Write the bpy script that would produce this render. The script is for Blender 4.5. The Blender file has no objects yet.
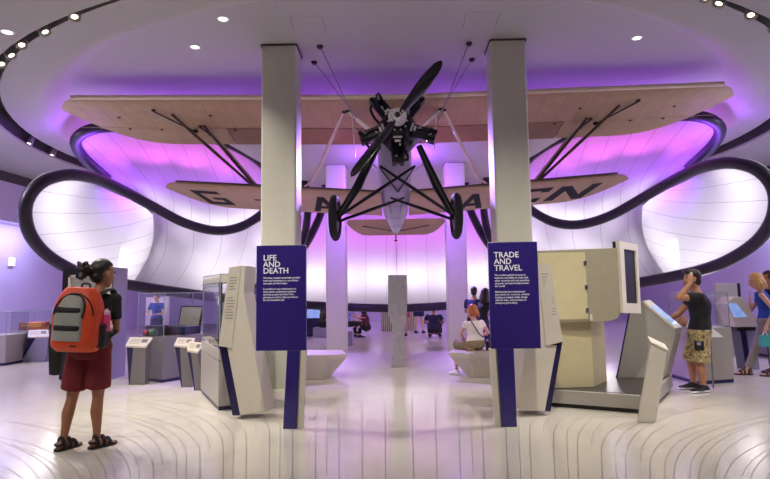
import bpy, bmesh, math, random
from mathutils import Vector, Matrix
random.seed(7)
V = Vector
SC = bpy.context.scene
COL = SC.collection
PI = math.pi
# ------------------------------------------------------------------ camera
FPX, W_, H_ = 560.0, 770, 479
CAMZ = 1.40
cam_d = bpy.data.cameras.new('camera')
cam = bpy.data.objects.new('camera', cam_d)
COL.objects.link(cam)
cam_d.sensor_width = 36.0
cam_d.lens = 36.0 * FPX / W_
cam_d.clip_start = 0.05
CR = (Matrix.Rotation(math.radians(1.125), 3, 'Z') @ Matrix.Rotation(math.radians(90 + 5.15), 3, 'X')
      @ Matrix.Rotation(math.radians(-0.8), 3, 'Z'))
cam.matrix_world = Matrix.Translation((0, 0, CAMZ)) @ CR.to_4x4()
SC.camera = cam


def ray(px, py):
    return CR @ V(((px - 385.0) / FPX, (239.5 - py) / FPX, -1.0))


def P(px, py, Y):
    """world point seen at a picture position, at distance Y into the hall"""
    d = ray(px, py)
    return V((0, 0, CAMZ)) + d * (Y / d.y)


def PZ(px, py, z):
    d = ray(px, py)
    return V((0, 0, CAMZ)) + d * ((z - CAMZ) / d.z)


def F(px, py):
    return PZ(px, py, 0.0)


# ------------------------------------------------------------------ materials
def lin(c):
    if isinstance(c, str):
        c = [int(c[i:i + 2], 16) / 255 for i in (0, 2, 4)]
    return tuple(x / 12.92 if x <= .04045 else ((x + .055) / 1.055) ** 2.4 for x in c) + (1,)


MATS = {}


def mat(name, col, rough=.5, metal=0., var=.06, scale=12., bump=0., bscale=60., emit=None, estr=0., coat=0., spec=.5):
    if name in MATS:
        return MATS[name]
    m = bpy.data.materials.new(name)
    m.use_nodes = True
    nt = m.node_tree
    b = nt.nodes['Principled BSDF']
    b.inputs['Roughness'].default_value = rough
    b.inputs['Metallic'].default_value = metal
    b.inputs['Coat Weight'].default_value = coat
    b.inputs['Specular IOR Level'].default_value = spec
    c = lin(col)
    tc = nt.nodes.new('ShaderNodeTexCoord')
    if var > 0:
        n = nt.nodes.new('ShaderNodeTexNoise')
        n.inputs['Scale'].default_value = scale
        n.inputs['Detail'].default_value = 4
        nt.links.new(tc.outputs['Object'], n.inputs['Vector'])
        r = nt.nodes.new('ShaderNodeValToRGB')
        r.color_ramp.elements[0].position = .3
        r.color_ramp.elements[1].position = .7
        r.color_ramp.elements[0].color = tuple(x * (1 - var) for x in c[:3]) + (1,)
        r.color_ramp.elements[1].color = tuple(min(1, x * (1 + var)) for x in c[:3]) + (1,)
        nt.links.new(n.outputs['Fac'], r.inputs['Fac'])
        nt.links.new(r.outputs['Color'], b.inputs['Base Color'])
    else:
        b.inputs['Base Color'].default_value = c
    if bump > 0:
        n2 = nt.nodes.new('ShaderNodeTexNoise')
        n2.inputs['Scale'].default_value = bscale
        nt.links.new(tc.outputs['Object'], n2.inputs['Vector'])
        bm_ = nt.nodes.new('ShaderNodeBump')
        bm_.inputs['Strength'].default_value = bump
        bm_.inputs['Distance'].default_value = .01
        nt.links.new(n2.outputs['Fac'], bm_.inputs['Height'])
        nt.links.new(bm_.outputs['Normal'], b.inputs['Normal'])
    if emit:
        b.inputs['Emission Color'].default_value = lin(emit)
        b.inputs['Emission Strength'].default_value = estr
    MATS[name] = m
    return m


def glass_mat():
    m = bpy.data.materials.new('showcase_glass')
    m.use_nodes = True
    nt = m.node_tree
    nt.nodes.remove(nt.nodes['Principled BSDF'])
    out = nt.nodes['Material Output']
    t = nt.nodes.new('ShaderNodeBsdfTransparent')
    t.inputs['Color'].default_value = (.97, .98, .985, 1)
    g = nt.nodes.new('ShaderNodeBsdfGlossy')
    g.inputs['Roughness'].default_value = .02
    lw_ = nt.nodes.new('ShaderNodeLayerWeight')
    lw_.inputs['Blend'].default_value = .5
    pw = nt.nodes.new('ShaderNodeMath')
    pw.operation = 'POWER'
    pw.inputs[1].default_value = 4.
    nt.links.new(lw_.outputs['Facing'], pw.inputs[0])
    f = nt.nodes.new('ShaderNodeMath')
    f.operation = 'MULTIPLY_ADD'
    f.inputs[1].default_value = .6
    f.inputs[2].default_value = .035
    nt.links.new(pw.outputs[0], f.inputs[0])
    mx = nt.nodes.new('ShaderNodeMixShader')
    nt.links.new(f.outputs[0], mx.inputs['Fac'])
    nt.links.new(t.outputs['BSDF'], mx.inputs[1])
    nt.links.new(g.outputs['BSDF'], mx.inputs[2])
    nt.links.new(mx.outputs['Shader'], out.inputs['Surface'])
    return m


def fabric_mat(name, c0, c1):
    m = bpy.data.materials.new(name)
    m.use_nodes = True
    nt = m.node_tree
    nt.nodes.remove(nt.nodes['Principled BSDF'])
    out = nt.nodes['Material Output']
    tc = nt.nodes.new('ShaderNodeTexCoord')
    n = nt.nodes.new('ShaderNodeTexNoise')
    n.inputs['Scale'].default_value = 150
    nt.links.new(tc.outputs['Object'], n.inputs['Vector'])
    r = nt.nodes.new('ShaderNodeValToRGB')
    r.color_ramp.elements[0].color = c0
    r.color_ramp.elements[1].color = c1
    nt.links.new(n.outputs['Fac'], r.inputs['Fac'])
    d = nt.nodes.new('ShaderNodeBsdfDiffuse')
    t = nt.nodes.new('ShaderNodeBsdfTranslucent')
    nt.links.new(r.outputs['Color'], d.inputs['Color'])
    nt.links.new(r.outputs['Color'], t.inputs['Color'])
    mx = nt.nodes.new('ShaderNodeMixShader')
    mx.inputs['Fac'].default_value = .5
    nt.links.new(d.outputs['BSDF'], mx.inputs[1])
    nt.links.new(t.outputs['BSDF'], mx.inputs[2])
    nt.links.new(mx.outputs['Shader'], out.inputs['Surface'])
    return m


def camo_mat():
    m = mat('camouflage_cotton', 'a8936a', .9)
    nt = m.node_tree
    r = [n for n in nt.nodes if n.type == 'VALTORGB'][0]
    n = [n for n in nt.nodes if n.type == 'TEX_NOISE'][0]
    n.inputs['Scale'].default_value = 22
    r.color_ramp.interpolation = 'CONSTANT'
    e = r.color_ramp.elements
    e[0].position = 0
    e[0].color = lin('5d5034')
    e[1].position = .42
    e[1].color = lin('b7a375')
    for p, c in ((.52, '857650'), (.6, 'd0bf95')):
        x = e.new(p)
        x.color = lin(c)
    return m


# ------------------------------------------------------------------ mesh building
ORG = {}


class MB:
    def __init__(s):
        s.v, s.f, s.m = [], [], []

    def add(s, vs, fs, mi=0):
        o = len(s.v)
        s.v += [V(p) for p in vs]
        s.f += [tuple(i + o for i in f) for f in fs]
        s.m += [mi] * len(fs)
        return s

    def hexa(s, b, t, mi=0):
        return s.prism2(b, t, mi)

    def prism2(s, b, t, mi=0):
        n = len(b)
        fs = [tuple(range(n - 1, -1, -1)), tuple(range(n, 2 * n))]
        fs += [(i, (i + 1) % n, n + (i + 1) % n, n + i) for i in range(n)]
        return s.add(list(b) + list(t), fs, mi)

    def prism(s, poly, vec, mi=0):
        poly = [V(p) for p in poly]
        return s.prism2(poly, [p + V(vec) for p in poly], mi)

    def box(s, lo, hi, mi=0, M=None):
        x0, y0, z0 = lo
        x1, y1, z1 = hi
        b = [V(p) for p in ((x0, y0, z0), (x1, y0, z0), (x1, y1, z0), (x0, y1, z0))]
        t = [p + V((0, 0, z1 - z0)) for p in b]
        if M is not None:
            b = [M @ p for p in b]
            t = [M @ p for p in t]
        return s.prism2(b, t, mi)

    def loft(s, rings, cap=True, mi=0, closed=True):
        n = len(rings[0])
        vs = [p for r in rings for p in r]
        fs = []
        for k in range(len(rings) - 1):
            for i in range(n if closed else n - 1):
                j = (i + 1) % n
                fs.append((k * n + i, k * n + j, (k + 1) * n + j, (k + 1) * n + i))
        if cap:
            fs.append(tuple(range(n - 1, -1, -1)))
            fs.append(tuple((len(rings) - 1) * n + i for i in range(n)))
        return s.add(vs, fs, mi)

    def tube(s, pts, r, n=8, cap=True, mi=0, flat=1., closed=False):
        pts = [V(p) for p in pts]
        L = len(pts)
        rs = list(r) if isinstance(r, (list, tuple)) else [r] * L
        rings = []
        nrm = None
        for i in range(L):
            if closed:
                t = pts[(i + 1) % L] - pts[(i - 1) % L]
            else:
                t = pts[min(i + 1, L - 1)] - pts[max(i - 1, 0)]
            t.normalize()
            if nrm is None:
                a = V((0, 0, 1)) if abs(t.z) < .9 else V((0, 1, 0))
                nrm = (a - t * a.dot(t)).normalized()
            else:
                nrm = (nrm - t * nrm.dot(t)).normalized()
            b = t.cross(nrm)
            rings.append([pts[i] + nrm * (rs[i] * math.cos(2 * PI * k / n)) + b * (rs[i] * flat * math.sin(2 * PI * k / n)) for k in range(n)])
        if closed:
            rings.append(rings[0])
            cap = False
        return s.loft(rings, cap, mi)

    def cap_tube(s, pts, rs, n=12, mi=0):
        """tube with rounded ends"""
        pts = [V(p) for p in pts]
        s.tube(pts, rs, n, True, mi)
        s.ell(pts[0], (rs[0],) * 3, nu=n, nv=8, mi=mi)
        s.ell(pts[-1], (rs[-1],) * 3, nu=n, nv=8, mi=mi)
        return s

    def ell(s, c, r, R=None, nu=14, nv=10, mi=0, fn=None):
        c = V(c)
        vs, fs = [], []
        for j in range(1, nv):
            th = PI * j / nv
            for i in range(nu):
                ph = 2 * PI * i / nu
                d = V((math.sin(th) * math.cos(ph), math.sin(th) * math.sin(ph), math.cos(th)))
                vs.append(d)
        vs += [V((0, 0, 1)), V((0, 0, -1))]
        for j in range(nv - 2):
            for i in range(nu):
                k = (i + 1) % nu
                fs.append((j * nu + i, (j + 1) * nu + i, (j + 1) * nu + k, j * nu + k))
        t, b = len(vs) - 2, len(vs) - 1
        for i in range(nu):
            k = (i + 1) % nu
            fs.append((t, i, k))
            fs.append((b, (nv - 2) * nu + k, (nv - 2) * nu + i))
        out = []
        for d in vs:
            q = fn(d) if fn else 1.
            p = V((d.x * r[0] * q, d.y * r[1] * q, d.z * r[2] * q))
            out.append(c + (R @ p if R is not None else p))
        return s.add(out, fs, mi)

    def lathe(s, prof, n=24, M=None, mi=0, cap=True):
        rings = []
        for (r, z) in prof:
            ring = [V((r * math.cos(2 * PI * i / n), r * math.sin(2 * PI * i / n), z)) for i in range(n)]
            rings.append([M @ p for p in ring] if M is not None else ring)
        return s.loft(rings, cap, mi)

    def build(s, name, mats, parent=None, smooth=None, bevel=0., origin=None, remesh=0., subd=0, fixn=True):
        if not isinstance(mats, (list, tuple)):
            mats = [mats]
        if parent is not None:
            o = ORG[parent]
        elif origin is not None:
            o = V(origin)
        else:
            o = V((0, 0, 0))
        me = bpy.data.meshes.new(name)
        me.from_pydata([p - o for p in s.v], [], s.f)
        for m in mats:
            me.materials.append(m)
        me.polygons.foreach_set('material_index', s.m)
        if fixn:
            bm = bmesh.new()
            bm.from_mesh(me)
            bmesh.ops.recalc_face_normals(bm, faces=bm.faces)
            bm.to_mesh(me)
            bm.free()
        me.update()
        ob = bpy.data.objects.new(name, me)
        COL.objects.link(ob)
        ORG[ob] = o
        if parent is not None:
            ob.parent = parent
        else:
            ob.location = o
        if smooth is not None:
            me.polygons.foreach_set('use_smooth', [True] * len(me.polygons))
            if smooth < 180:
                me.set_sharp_from_angle(angle=math.radians(smooth))
        if bevel > 0:
            md = ob.modifiers.new('bevel', 'BEVEL')
            md.width = bevel
            md.segments = 2
            md.limit_method = 'ANGLE'
        if remesh > 0:
            md = ob.modifiers.new('remesh', 'REMESH')
            md.mode = 'VOXEL'
            md.voxel_size = remesh
            md.use_smooth_shade = True
            md = ob.modifiers.new('smooth', 'SMOOTH')
            md.factor = .5
            md.iterations = 5
        if subd:
            md = ob.modifiers.new('subd', 'SUBSURF')
            md.levels = md.render_levels = subd
        return ob


def tag(o, label=None, cat=None, group=None, kind=None):
    if label:
        o['label'] = label
    if cat:
        o['category'] = cat
    if group:
        o['group'] = group
    if kind:
        o['kind'] = kind
    return o


def thing(name, label, cat, loc, group=None):
    o = bpy.data.objects.new(name, None)
    o.empty_display_size = .1
    COL.objects.link(o)
    o.location = loc
    ORG[o] = V(loc)
    return tag(o, label, cat, group)


def copy_tree(o, parent=None, loc=None):
    c = o.copy()
    COL.objects.link(c)
    if parent is not None:
        c.parent = parent
    if loc is not None:
        c.location = loc
        ORG[c] = V(loc)
    for ch in list(o.children):
        if ch.name.startswith('glow'):
            continue
        copy_tree(ch, c)
    return c


def struct(o):
    o['kind'] = 'structure'
    return o


def crom(pts, n):
    """n points along a smooth curve through pts, evenly spaced by length"""
    pts = [V(p) for p in pts]
    dense = []
    for i in range(len(pts) - 1):
        p0 = pts[i - 1] if i > 0 else pts[0] * 2 - pts[1]
        p1, p2 = pts[i], pts[i + 1]
        p3 = pts[i + 2] if i + 2 < len(pts) else pts[-1] * 2 - pts[-2]
        for k in range(16):
            t = k / 16
            dense.append(.5 * ((2 * p1) + (p2 - p0) * t + (2 * p0 - 5 * p1 + 4 * p2 - p3) * t * t + (3 * p1 - p0 - 3 * p2 + p3) * t ** 3))
    dense.append(pts[-1])
    acc = [0.]
    for a, b in zip(dense, dense[1:]):
        acc.append(acc[-1] + (b - a).length)

    def at(u):
        s_ = u * acc[-1]
        lo = 0
        hi = len(acc) - 1
        while hi - lo > 1:
            m_ = (lo + hi) // 2
            if acc[m_] <= s_:
                lo = m_
            else:
                hi = m_
        d = acc[hi] - acc[lo]
        t = 0 if d == 0 else (s_ - acc[lo]) / d
        return dense[lo].lerp(dense[hi], t)
    if n is None:
        return at
    return [at(i / (n - 1)) for i in range(n)]


def mirx(pts):
    return [V((-p.x, p.y, p.z)) for p in pts]


def look(o, target):
    d = V(target) - o.location
    o.rotation_euler = d.to_track_quat('-Z', 'Y').to_euler()


def area(name, loc, target, size, col, power, spread=180, size_y=None):
    l = bpy.data.lights.new(name, 'AREA')
    l.energy = power
    l.color = col
    l.shape = 'RECTANGLE' if size_y else 'DISK'
    l.size = size
    if size_y:
        l.size_y = size_y
    l.spread = math.radians(spread)
    o = bpy.data.objects.new(name, l)
    o.location = loc
    COL.objects.link(o)
    look(o, target)
    return o


def spot(name, loc, target, power, col=(1, .93, .82), ang=70, blend=.5, r=.05):
    l = bpy.data.lights.new(name, 'SPOT')
    l.energy = power
    l.color = col
    l.spot_size = math.radians(ang)
    l.spot_blend = blend
    l.shadow_soft_size = r
    o = bpy.data.objects.new(name, l)
    o.location = loc
    COL.objects.link(o)
    look(o, target)
    return o


def text_part(body, size, M, material, parent, name='lettering', line=1.0, bold=0., width=None):
    cu = bpy.data.curves.new('t', 'FONT')
    cu.body = body
    cu.size = size
    cu.space_line = line
    cu.extrude = .0012
    cu.offset = bold
    if width:
        cu.text_boxes[0].width = width
    cu.resolution_u = 2
    ob = bpy.data.objects.new('t', cu)
    COL.objects.link(ob)
    dg = bpy.context.evaluated_depsgraph_get()
    me = bpy.data.meshes.new_from_object(ob.evaluated_get(dg))
    bpy.data.objects.remove(ob)
    bpy.data.curves.remove(cu)
    mb = MB()
    mb.add([M @ v.co for v in me.vertices], [tuple(p.vertices) for p in me.polygons])
    bpy.data.meshes.remove(me)
    return mb.build(name, material, parent, fixn=False)


# palette
CREAM = mat('warm_white_lacquer', 'cfc8b8', .35, var=.02)
GREY = mat('grey_lacquer', '9d988f', .4, var=.03)
GREYD = mat('dark_grey_lacquer', '6f6b6b', .4, var=.03)
PURPLE = mat('purple_lacquer', '2c1f70', .25, var=.03, coat=.3)
PURPLED = mat('deep_purple_lacquer', '1d1646', .3, var=.03)
BLACKR = mat('black_rim', '26222b', .42, var=.08)
BLACK = mat('black_metal', '101012', .35, var=.1)
RUBBER = mat('black_rubber', '151415', .75, var=.1)
STEEL = mat('steel', 'b8b8bc', .25, 1., var=.05)
COLM = mat('column_paint', 'd3d1c0', .5, var=.02, bump=.05, bscale=30)
CEILM = mat('ceiling_paint', 'aeaea2', .7, var=.015)
CEILD = mat('slot_dark', '4a4643', .8)
WALLM = mat('wall_paint', 'c2bccb', .7, var=.02)
WHITE = mat('white_print', 'efeff2', .5, var=.0)
SEAM = mat('seam_thread', '8d8496', .8)
FAB = fabric_mat('stretched_fabric', (.47, .465, .47, 1), (.51, .505, .51, 1))
FABSEAM = fabric_mat('fabric_seam', (.24, .23, .25, 1), (.27, .26, .28, 1))
GLASS = glass_mat()
# ------------------------------------------------------------------ the hall
KF, KS = .058, 1.08
XW, Y0, Y1 = 10.8, -4.5, 25.6
ZI, ZL, ZO = 5.15, 4.8, 4.66        # inner ceiling, lip, outer ceiling

# floor with its inlaid flow lines
floor_m = mat('white_resin_floor', 'd2ccbf', .16, var=.03, scale=3, spec=.85)
line_m = mat('floor_line', '918a81', .3, var=.0)
mb = MB()
mb.add([(-XW, Y0, 0), (XW, Y0, 0), (XW, Y1, 0), (-XW, Y1, 0)], [(0, 1, 2, 3)], 0)


def strip(pts, w, z, mi):
    vs = []
    for i, p in enumerate(pts):
        t = (pts[min(i + 1, len(pts) - 1)] - pts[max(i - 1, 0)])
        t = V((t.x, t.y, 0)).normalized()
        n = V((-t.y, t.x, 0)) * w / 2
        vs += [V((p.x, p.y, z)) + n, V((p.x, p.y, z)) - n]
    mb.add(vs, [(2 * i, 2 * i + 1, 2 * i + 3, 2 * i + 2) for i in range(len(pts) - 1)], mi)


for sgn in (-1, 1):
    # streamlines: run away from the entrance, then sweep outwards round the exhibits
    for k in range(20):
        c_ = .024 + .0405 * k
        yb = 7.3 - .34 * k + .006 * k * k
        x_ = c_ * yb
        e_ = .8 + .08 * ((k * 7) % 5)
        arc = [(dy * e_, dx * e_) for dy, dx in ((0, 0), (.45, .07), (.9, .22), (1.3, .46), (1.7, .82), (2.05, 1.3))]
        pts = [V((sgn * c_ * y, y, 0)) for y in (2.3, 2.3 + (yb - 2.3) * .5)]
        pts += [V((sgn * (x_ + c_ * dy * .8 + dx), yb + dy, 0)) for dy, dx in arc]
        strip(crom(pts, 64), .0075, .0012, 1)
        if k > 1:
            q = [V((sgn * (abs(p.x) + .02 * p.y), p.y - .05, 0)) for p in pts[1 + k % 2:6 + k % 3]]
            strip(crom(q, 36), .006, .0012, 1)
        if k % 3 == 1:
            q = [V((sgn * (c_ + .02) * y, y, 0)) for y in (2.3, 3.1, 3.9)]
            strip(crom(q, 12), .006, .0012, 1)
# access hatches in the floor: fine square joints
for (a, b_, c, d) in (((57, 436), (88, 424), (192, 424), (168, 437)), ((548, 420), (575, 433), (660, 426), (630, 416))):
    q = [F(*a), F(*b_), F(*c), F(*d), F(*a)]
    strip([V(p) for p in q], .006, .0014, 1)
floor = struct(mb.build('floor', [floor_m, line_m], fixn=False))

# ceiling: raised oval with rounded lip
CX, CY, EA, EB = 0.0, 13.4, 7.97, 7.87


def oval(s, z, n=96, grow=0.):
    return [V((CX + (EA * s + grow) * math.cos(2 * PI * i / n), CY + (EB * s + grow) * math.sin(2 * PI * i / n), z)) for i in range(n)]


def sst(a, b, x):
    t = min(1, max(0, (x - a) / (b - a)))
    return t * t * (3 - 2 * t)


def ceil_dip(x, y):
    return .72 * sst(9.8, 13.0, y) * (1 - sst(2.6, 4.8, abs(x)))


mb = MB()
rings = [oval((.02 + .84 * k / 24), ZI) for k in range(25)]
for k in range(1, 9):
    a = PI * k / 8
    rings.append(oval(.86 + .075 * k / 8, ZL + (ZI - ZL) * (.5 + .5 * math.cos(a))))
for k in range(0, 4):
    rings.append(oval(.94 + .06 * k / 3, ZL))
rings.append(oval(1.0, ZL + .03))
rings.append(oval(1.0, ZL + .3))
mb.loft(rings, cap=False)
mb.add([V((CX, CY, ZI))] + oval(.02, ZI), [(0, 1 + i, 1 + (i + 1) % 96) for i in range(96)])
for p in mb.v:
    p.z -= ceil_dip(p.x, p.y)
# access panel joints
o_ = len(mb.v)


def ceil_line(a, b, w=.008):
    p, q = PZ(*a, ZI), PZ(*b, ZI)
    t = (q - p).normalized()
    n = V((-t.y, t.x, 0)) * w / 2
    mb.add([p + n - V((0, 0, .002)), p - n - V((0, 0, .002)), q - n - V((0, 0, .002)), q + n - V((0, 0, .002))], [(0, 1, 2, 3)], 1)


for (a, b) in (((290, 16), (294, 30)), ((290, 16), (322, 16)), ((322, 16), (326, 32)), ((466, 12), (463, 28)), ((466, 12), (500, 12)), ((500, 12), (495, 28))):
    ceil_line(a, b)
ceiling = struct(mb.build('ceiling', [CEILM, GREYD], smooth=40, fixn=False))
# slot
mb = MB()
mb.loft([oval(1.0, ZL + .3), oval(1., ZL + .3, grow=.27)], cap=False)
mb.loft([oval(1., ZL + .3, grow=.27), oval(1., ZO + .04, grow=.27)], cap=False)
struct(mb.build('trim_1', [CEILD], smooth=40, fixn=False))
# outer ceiling with oval opening
mb = MB()
n = 96
inner = oval(1., ZO, grow=.23)
edge = oval(1., ZO + .05, grow=.23)
out_ = []
for i in range(n):
    a = 2 * PI * i / n
    dx, dy = math.cos(a) * EA, math.sin(a) * EB
    t = 1e9
    if abs(dx) > 1e-6:
        t = min(t, ((XW if dx > 0 else -XW) - CX) / dx)
    if abs(dy) > 1e-6:
        t = min(t, ((Y1 if dy > 0 else Y0) - CY) / dy)
    out_.append(V((CX + dx * t, CY + dy * t, ZO)))
mb.loft([edge, inner, out_], cap=False)
corners = [V((XW, Y1, ZO)), V((-XW, Y1, ZO)), V((-XW, Y0, ZO)), V((XW, Y0, ZO))]
for c in corners:
    best = sorted(range(n), key=lambda i: (out_[i] - c).length)[:2]
    i, j = sorted(best)
    a, b = out_[i], out_[j]
    mb.add([a, c, b], [(0, 1, 2)])
mb.loft([oval(1., ZO + .05, grow=.23), oval(1., ZO + .05, grow=.29)], cap=False, mi=1)
struct(mb.build('ceiling_outer', [CEILM, CEILD], fixn=False))

# walls
mb = MB().box((-XW - .2, Y0, 0), (-XW, Y1, 5.4))
struct(mb.build('wall_left', WALLM))
mb = MB().box((XW, Y0, 0), (XW + .2, Y1, 5.4))
struct(mb.build('wall_right', WALLM))
mb = MB().box((-XW, Y1, 0), (XW, Y1 + .2, 5.4))
struct(mb.build('wall_back', WALLM))
mb = MB().box((-XW, Y0 - .2, 0), (XW, Y0, 5.4))
struct(mb.build('wall_front', WALLM))
mb = MB().box((-XW, Y0, 5.4), (XW, Y1, 5.5))
struct(mb.build('ceiling_roof', CEILD))
for s, nm in ((-1, 'trim_2'), (1, 'trim_3')):
    x0, x1 = sorted((s * XW, s * (XW - .5)))
    mb = MB().box((x0, Y0, 3.35), (x1, Y1, ZO))
    x2 = s * (XW - .5)
    mb.box((min(x2, x2 - s * .02), Y0, 4.4), (max(x2, x2 - s * .02), Y1, ZO), 1)  # dark strip in place of the shadow along the wall top
    struct(mb.build(nm, [WALLM, CEILD]))

# columns
COLX, COLY = 1.74, 8.2


def column(x, y, w, d, top=ZI):
    mb = MB()
    r = .04
    pts = []
    for (cx, cy, a0) in ((x + w / 2 - r, y + d - r, 0), (x - w / 2 + r, y + d - r, 90), (x - w / 2 + r, y + r, 180), (x + w / 2 - r, y + r, 270)):
        for k in range(7):
            a = math.radians(a0 + 15 * k)
            pts.append(V((cx + r * math.cos(a), cy + r * math.sin(a), 0)))
    mb.prism(pts, (0, 0, top))
    # dark collar plate standing in for the shaded gap at the ceiling
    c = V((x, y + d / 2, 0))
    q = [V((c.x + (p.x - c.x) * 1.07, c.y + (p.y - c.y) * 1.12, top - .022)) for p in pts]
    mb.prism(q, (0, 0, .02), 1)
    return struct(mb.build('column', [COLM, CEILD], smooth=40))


for s in (-1, 1):
    column(s * COLX, COLY, .53, .5)
    column(s * 1.44, 13.3, .48, .48, ZI - .70)

# ------------------------------------------------------------------ the glowing fabric canopy
A_px = [(396, 308.5, 16.2), (345, 307, 16.0), (262, 302, 15.0), (200, 295, 13.6), (130, 285, 12.2), (85, 275, 11.3), (50, 257, 10.6),
        (31, 236, 10.2), (25, 212, 10.0), (31, 193, 10.0), (48, 179, 10.2), (76, 175, 10.8), (110, 184, 11.8), (150, 205, 12.8),
        (185, 223, 13.5), (215, 230.5, 13.9), (240, 227, 14.2), (262, 214, 14.4), (275, 196, 14.5), (273, 179, 14.3), (260, 162, 13.9),
        (236, 147, 13.3), (210, 138, 12.8), (170, 131, 12.2), (125, 127, 11.6), (97, 128, 11.3), (80, 135, 11.3), (76, 145, 11.5),
        (86, 160, 11.9), (108, 180, 12.4)]
A = [P(*p) for p in A_px]
A[0].x = 0
canopy = thing('fabric_canopy', 'huge glowing white and purple fabric canopy with looping black rims behind the biplane', 'canopy', (0, 14, 2.4))
LAMPS = []


def fabric(Ac, Bc, dep, nseam, nv, seam_w=.006, skew=0., mir=False, tone=None, u0=0., u1=1.):
    """loft between two edge curves, bellied by dep (function of u, v), seams as narrow dark faces"""
    us = [(u0, 1)]
    for k in range(nseam):
        u = u0 + (u1 - u0) * (k + .5) / nseam
        us += [(u - .09 / nseam, 0), (u - seam_w, 0), (u + seam_w, 1), (u + .09 / nseam, 0)]
    us.append((u1, 0))
    us2 = []
    for i, (u, f) in enumerate(us):
        us2.append((u, 1 if (i > 0 and (i - 1) % 4 == 1) else 0))

    def pt(u, v):
        ub = min(1, max(0, u + skew * math.sin(PI * v) * (1 - abs(2 * u - 1))))
        a, b = Ac(ub), Bc(u)
        p = a.lerp(b, v)
        p = p + dep(u, v)
        return V((-p.x, p.y, p.z)) if mir else p
    mb = MB()
    g = [[pt(u, j / nv) for j in range(nv + 1)] for u, _ in us2]
    vs = [p for c in g for p in c]
    fs, ms = [], []
    for i in range(len(us2) - 1):
        for j in range(nv):
            a = i * (nv + 1) + j
            fs.append((a, a + 1, a + nv + 2, a + nv + 1))
            ms.append(us2[i][1])
    mb.v, mb.f, mb.m = vs, fs, ms
    ob = mb.build('fabric_panel', [FAB, FABSEAM], canopy, smooth=180, fixn=False)
    return ob, pt


def back_lamp(pt, u, v, off, col, power, size=.7, spread=150, zcap=4.95):
    p = pt(u, v)
    e = .02
    n = (pt(min(1, u + e), v) - pt(max(0, u - e), v)).cross(pt(u, min(1, v + e)) - pt(u, max(0, v - e))).normalized()
    out = V((p.x, p.y - 9.0, (p.z - 2.0)))
    if n.dot(out) < 0:
        n.negate()
    n.z = min(n.z, .15)
    n.normalize()
    q = p + n * off
    q.z = min(q.z, zcap)
    area('canopy_lamp', q, p, size, col, power * KF, spread)


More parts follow.
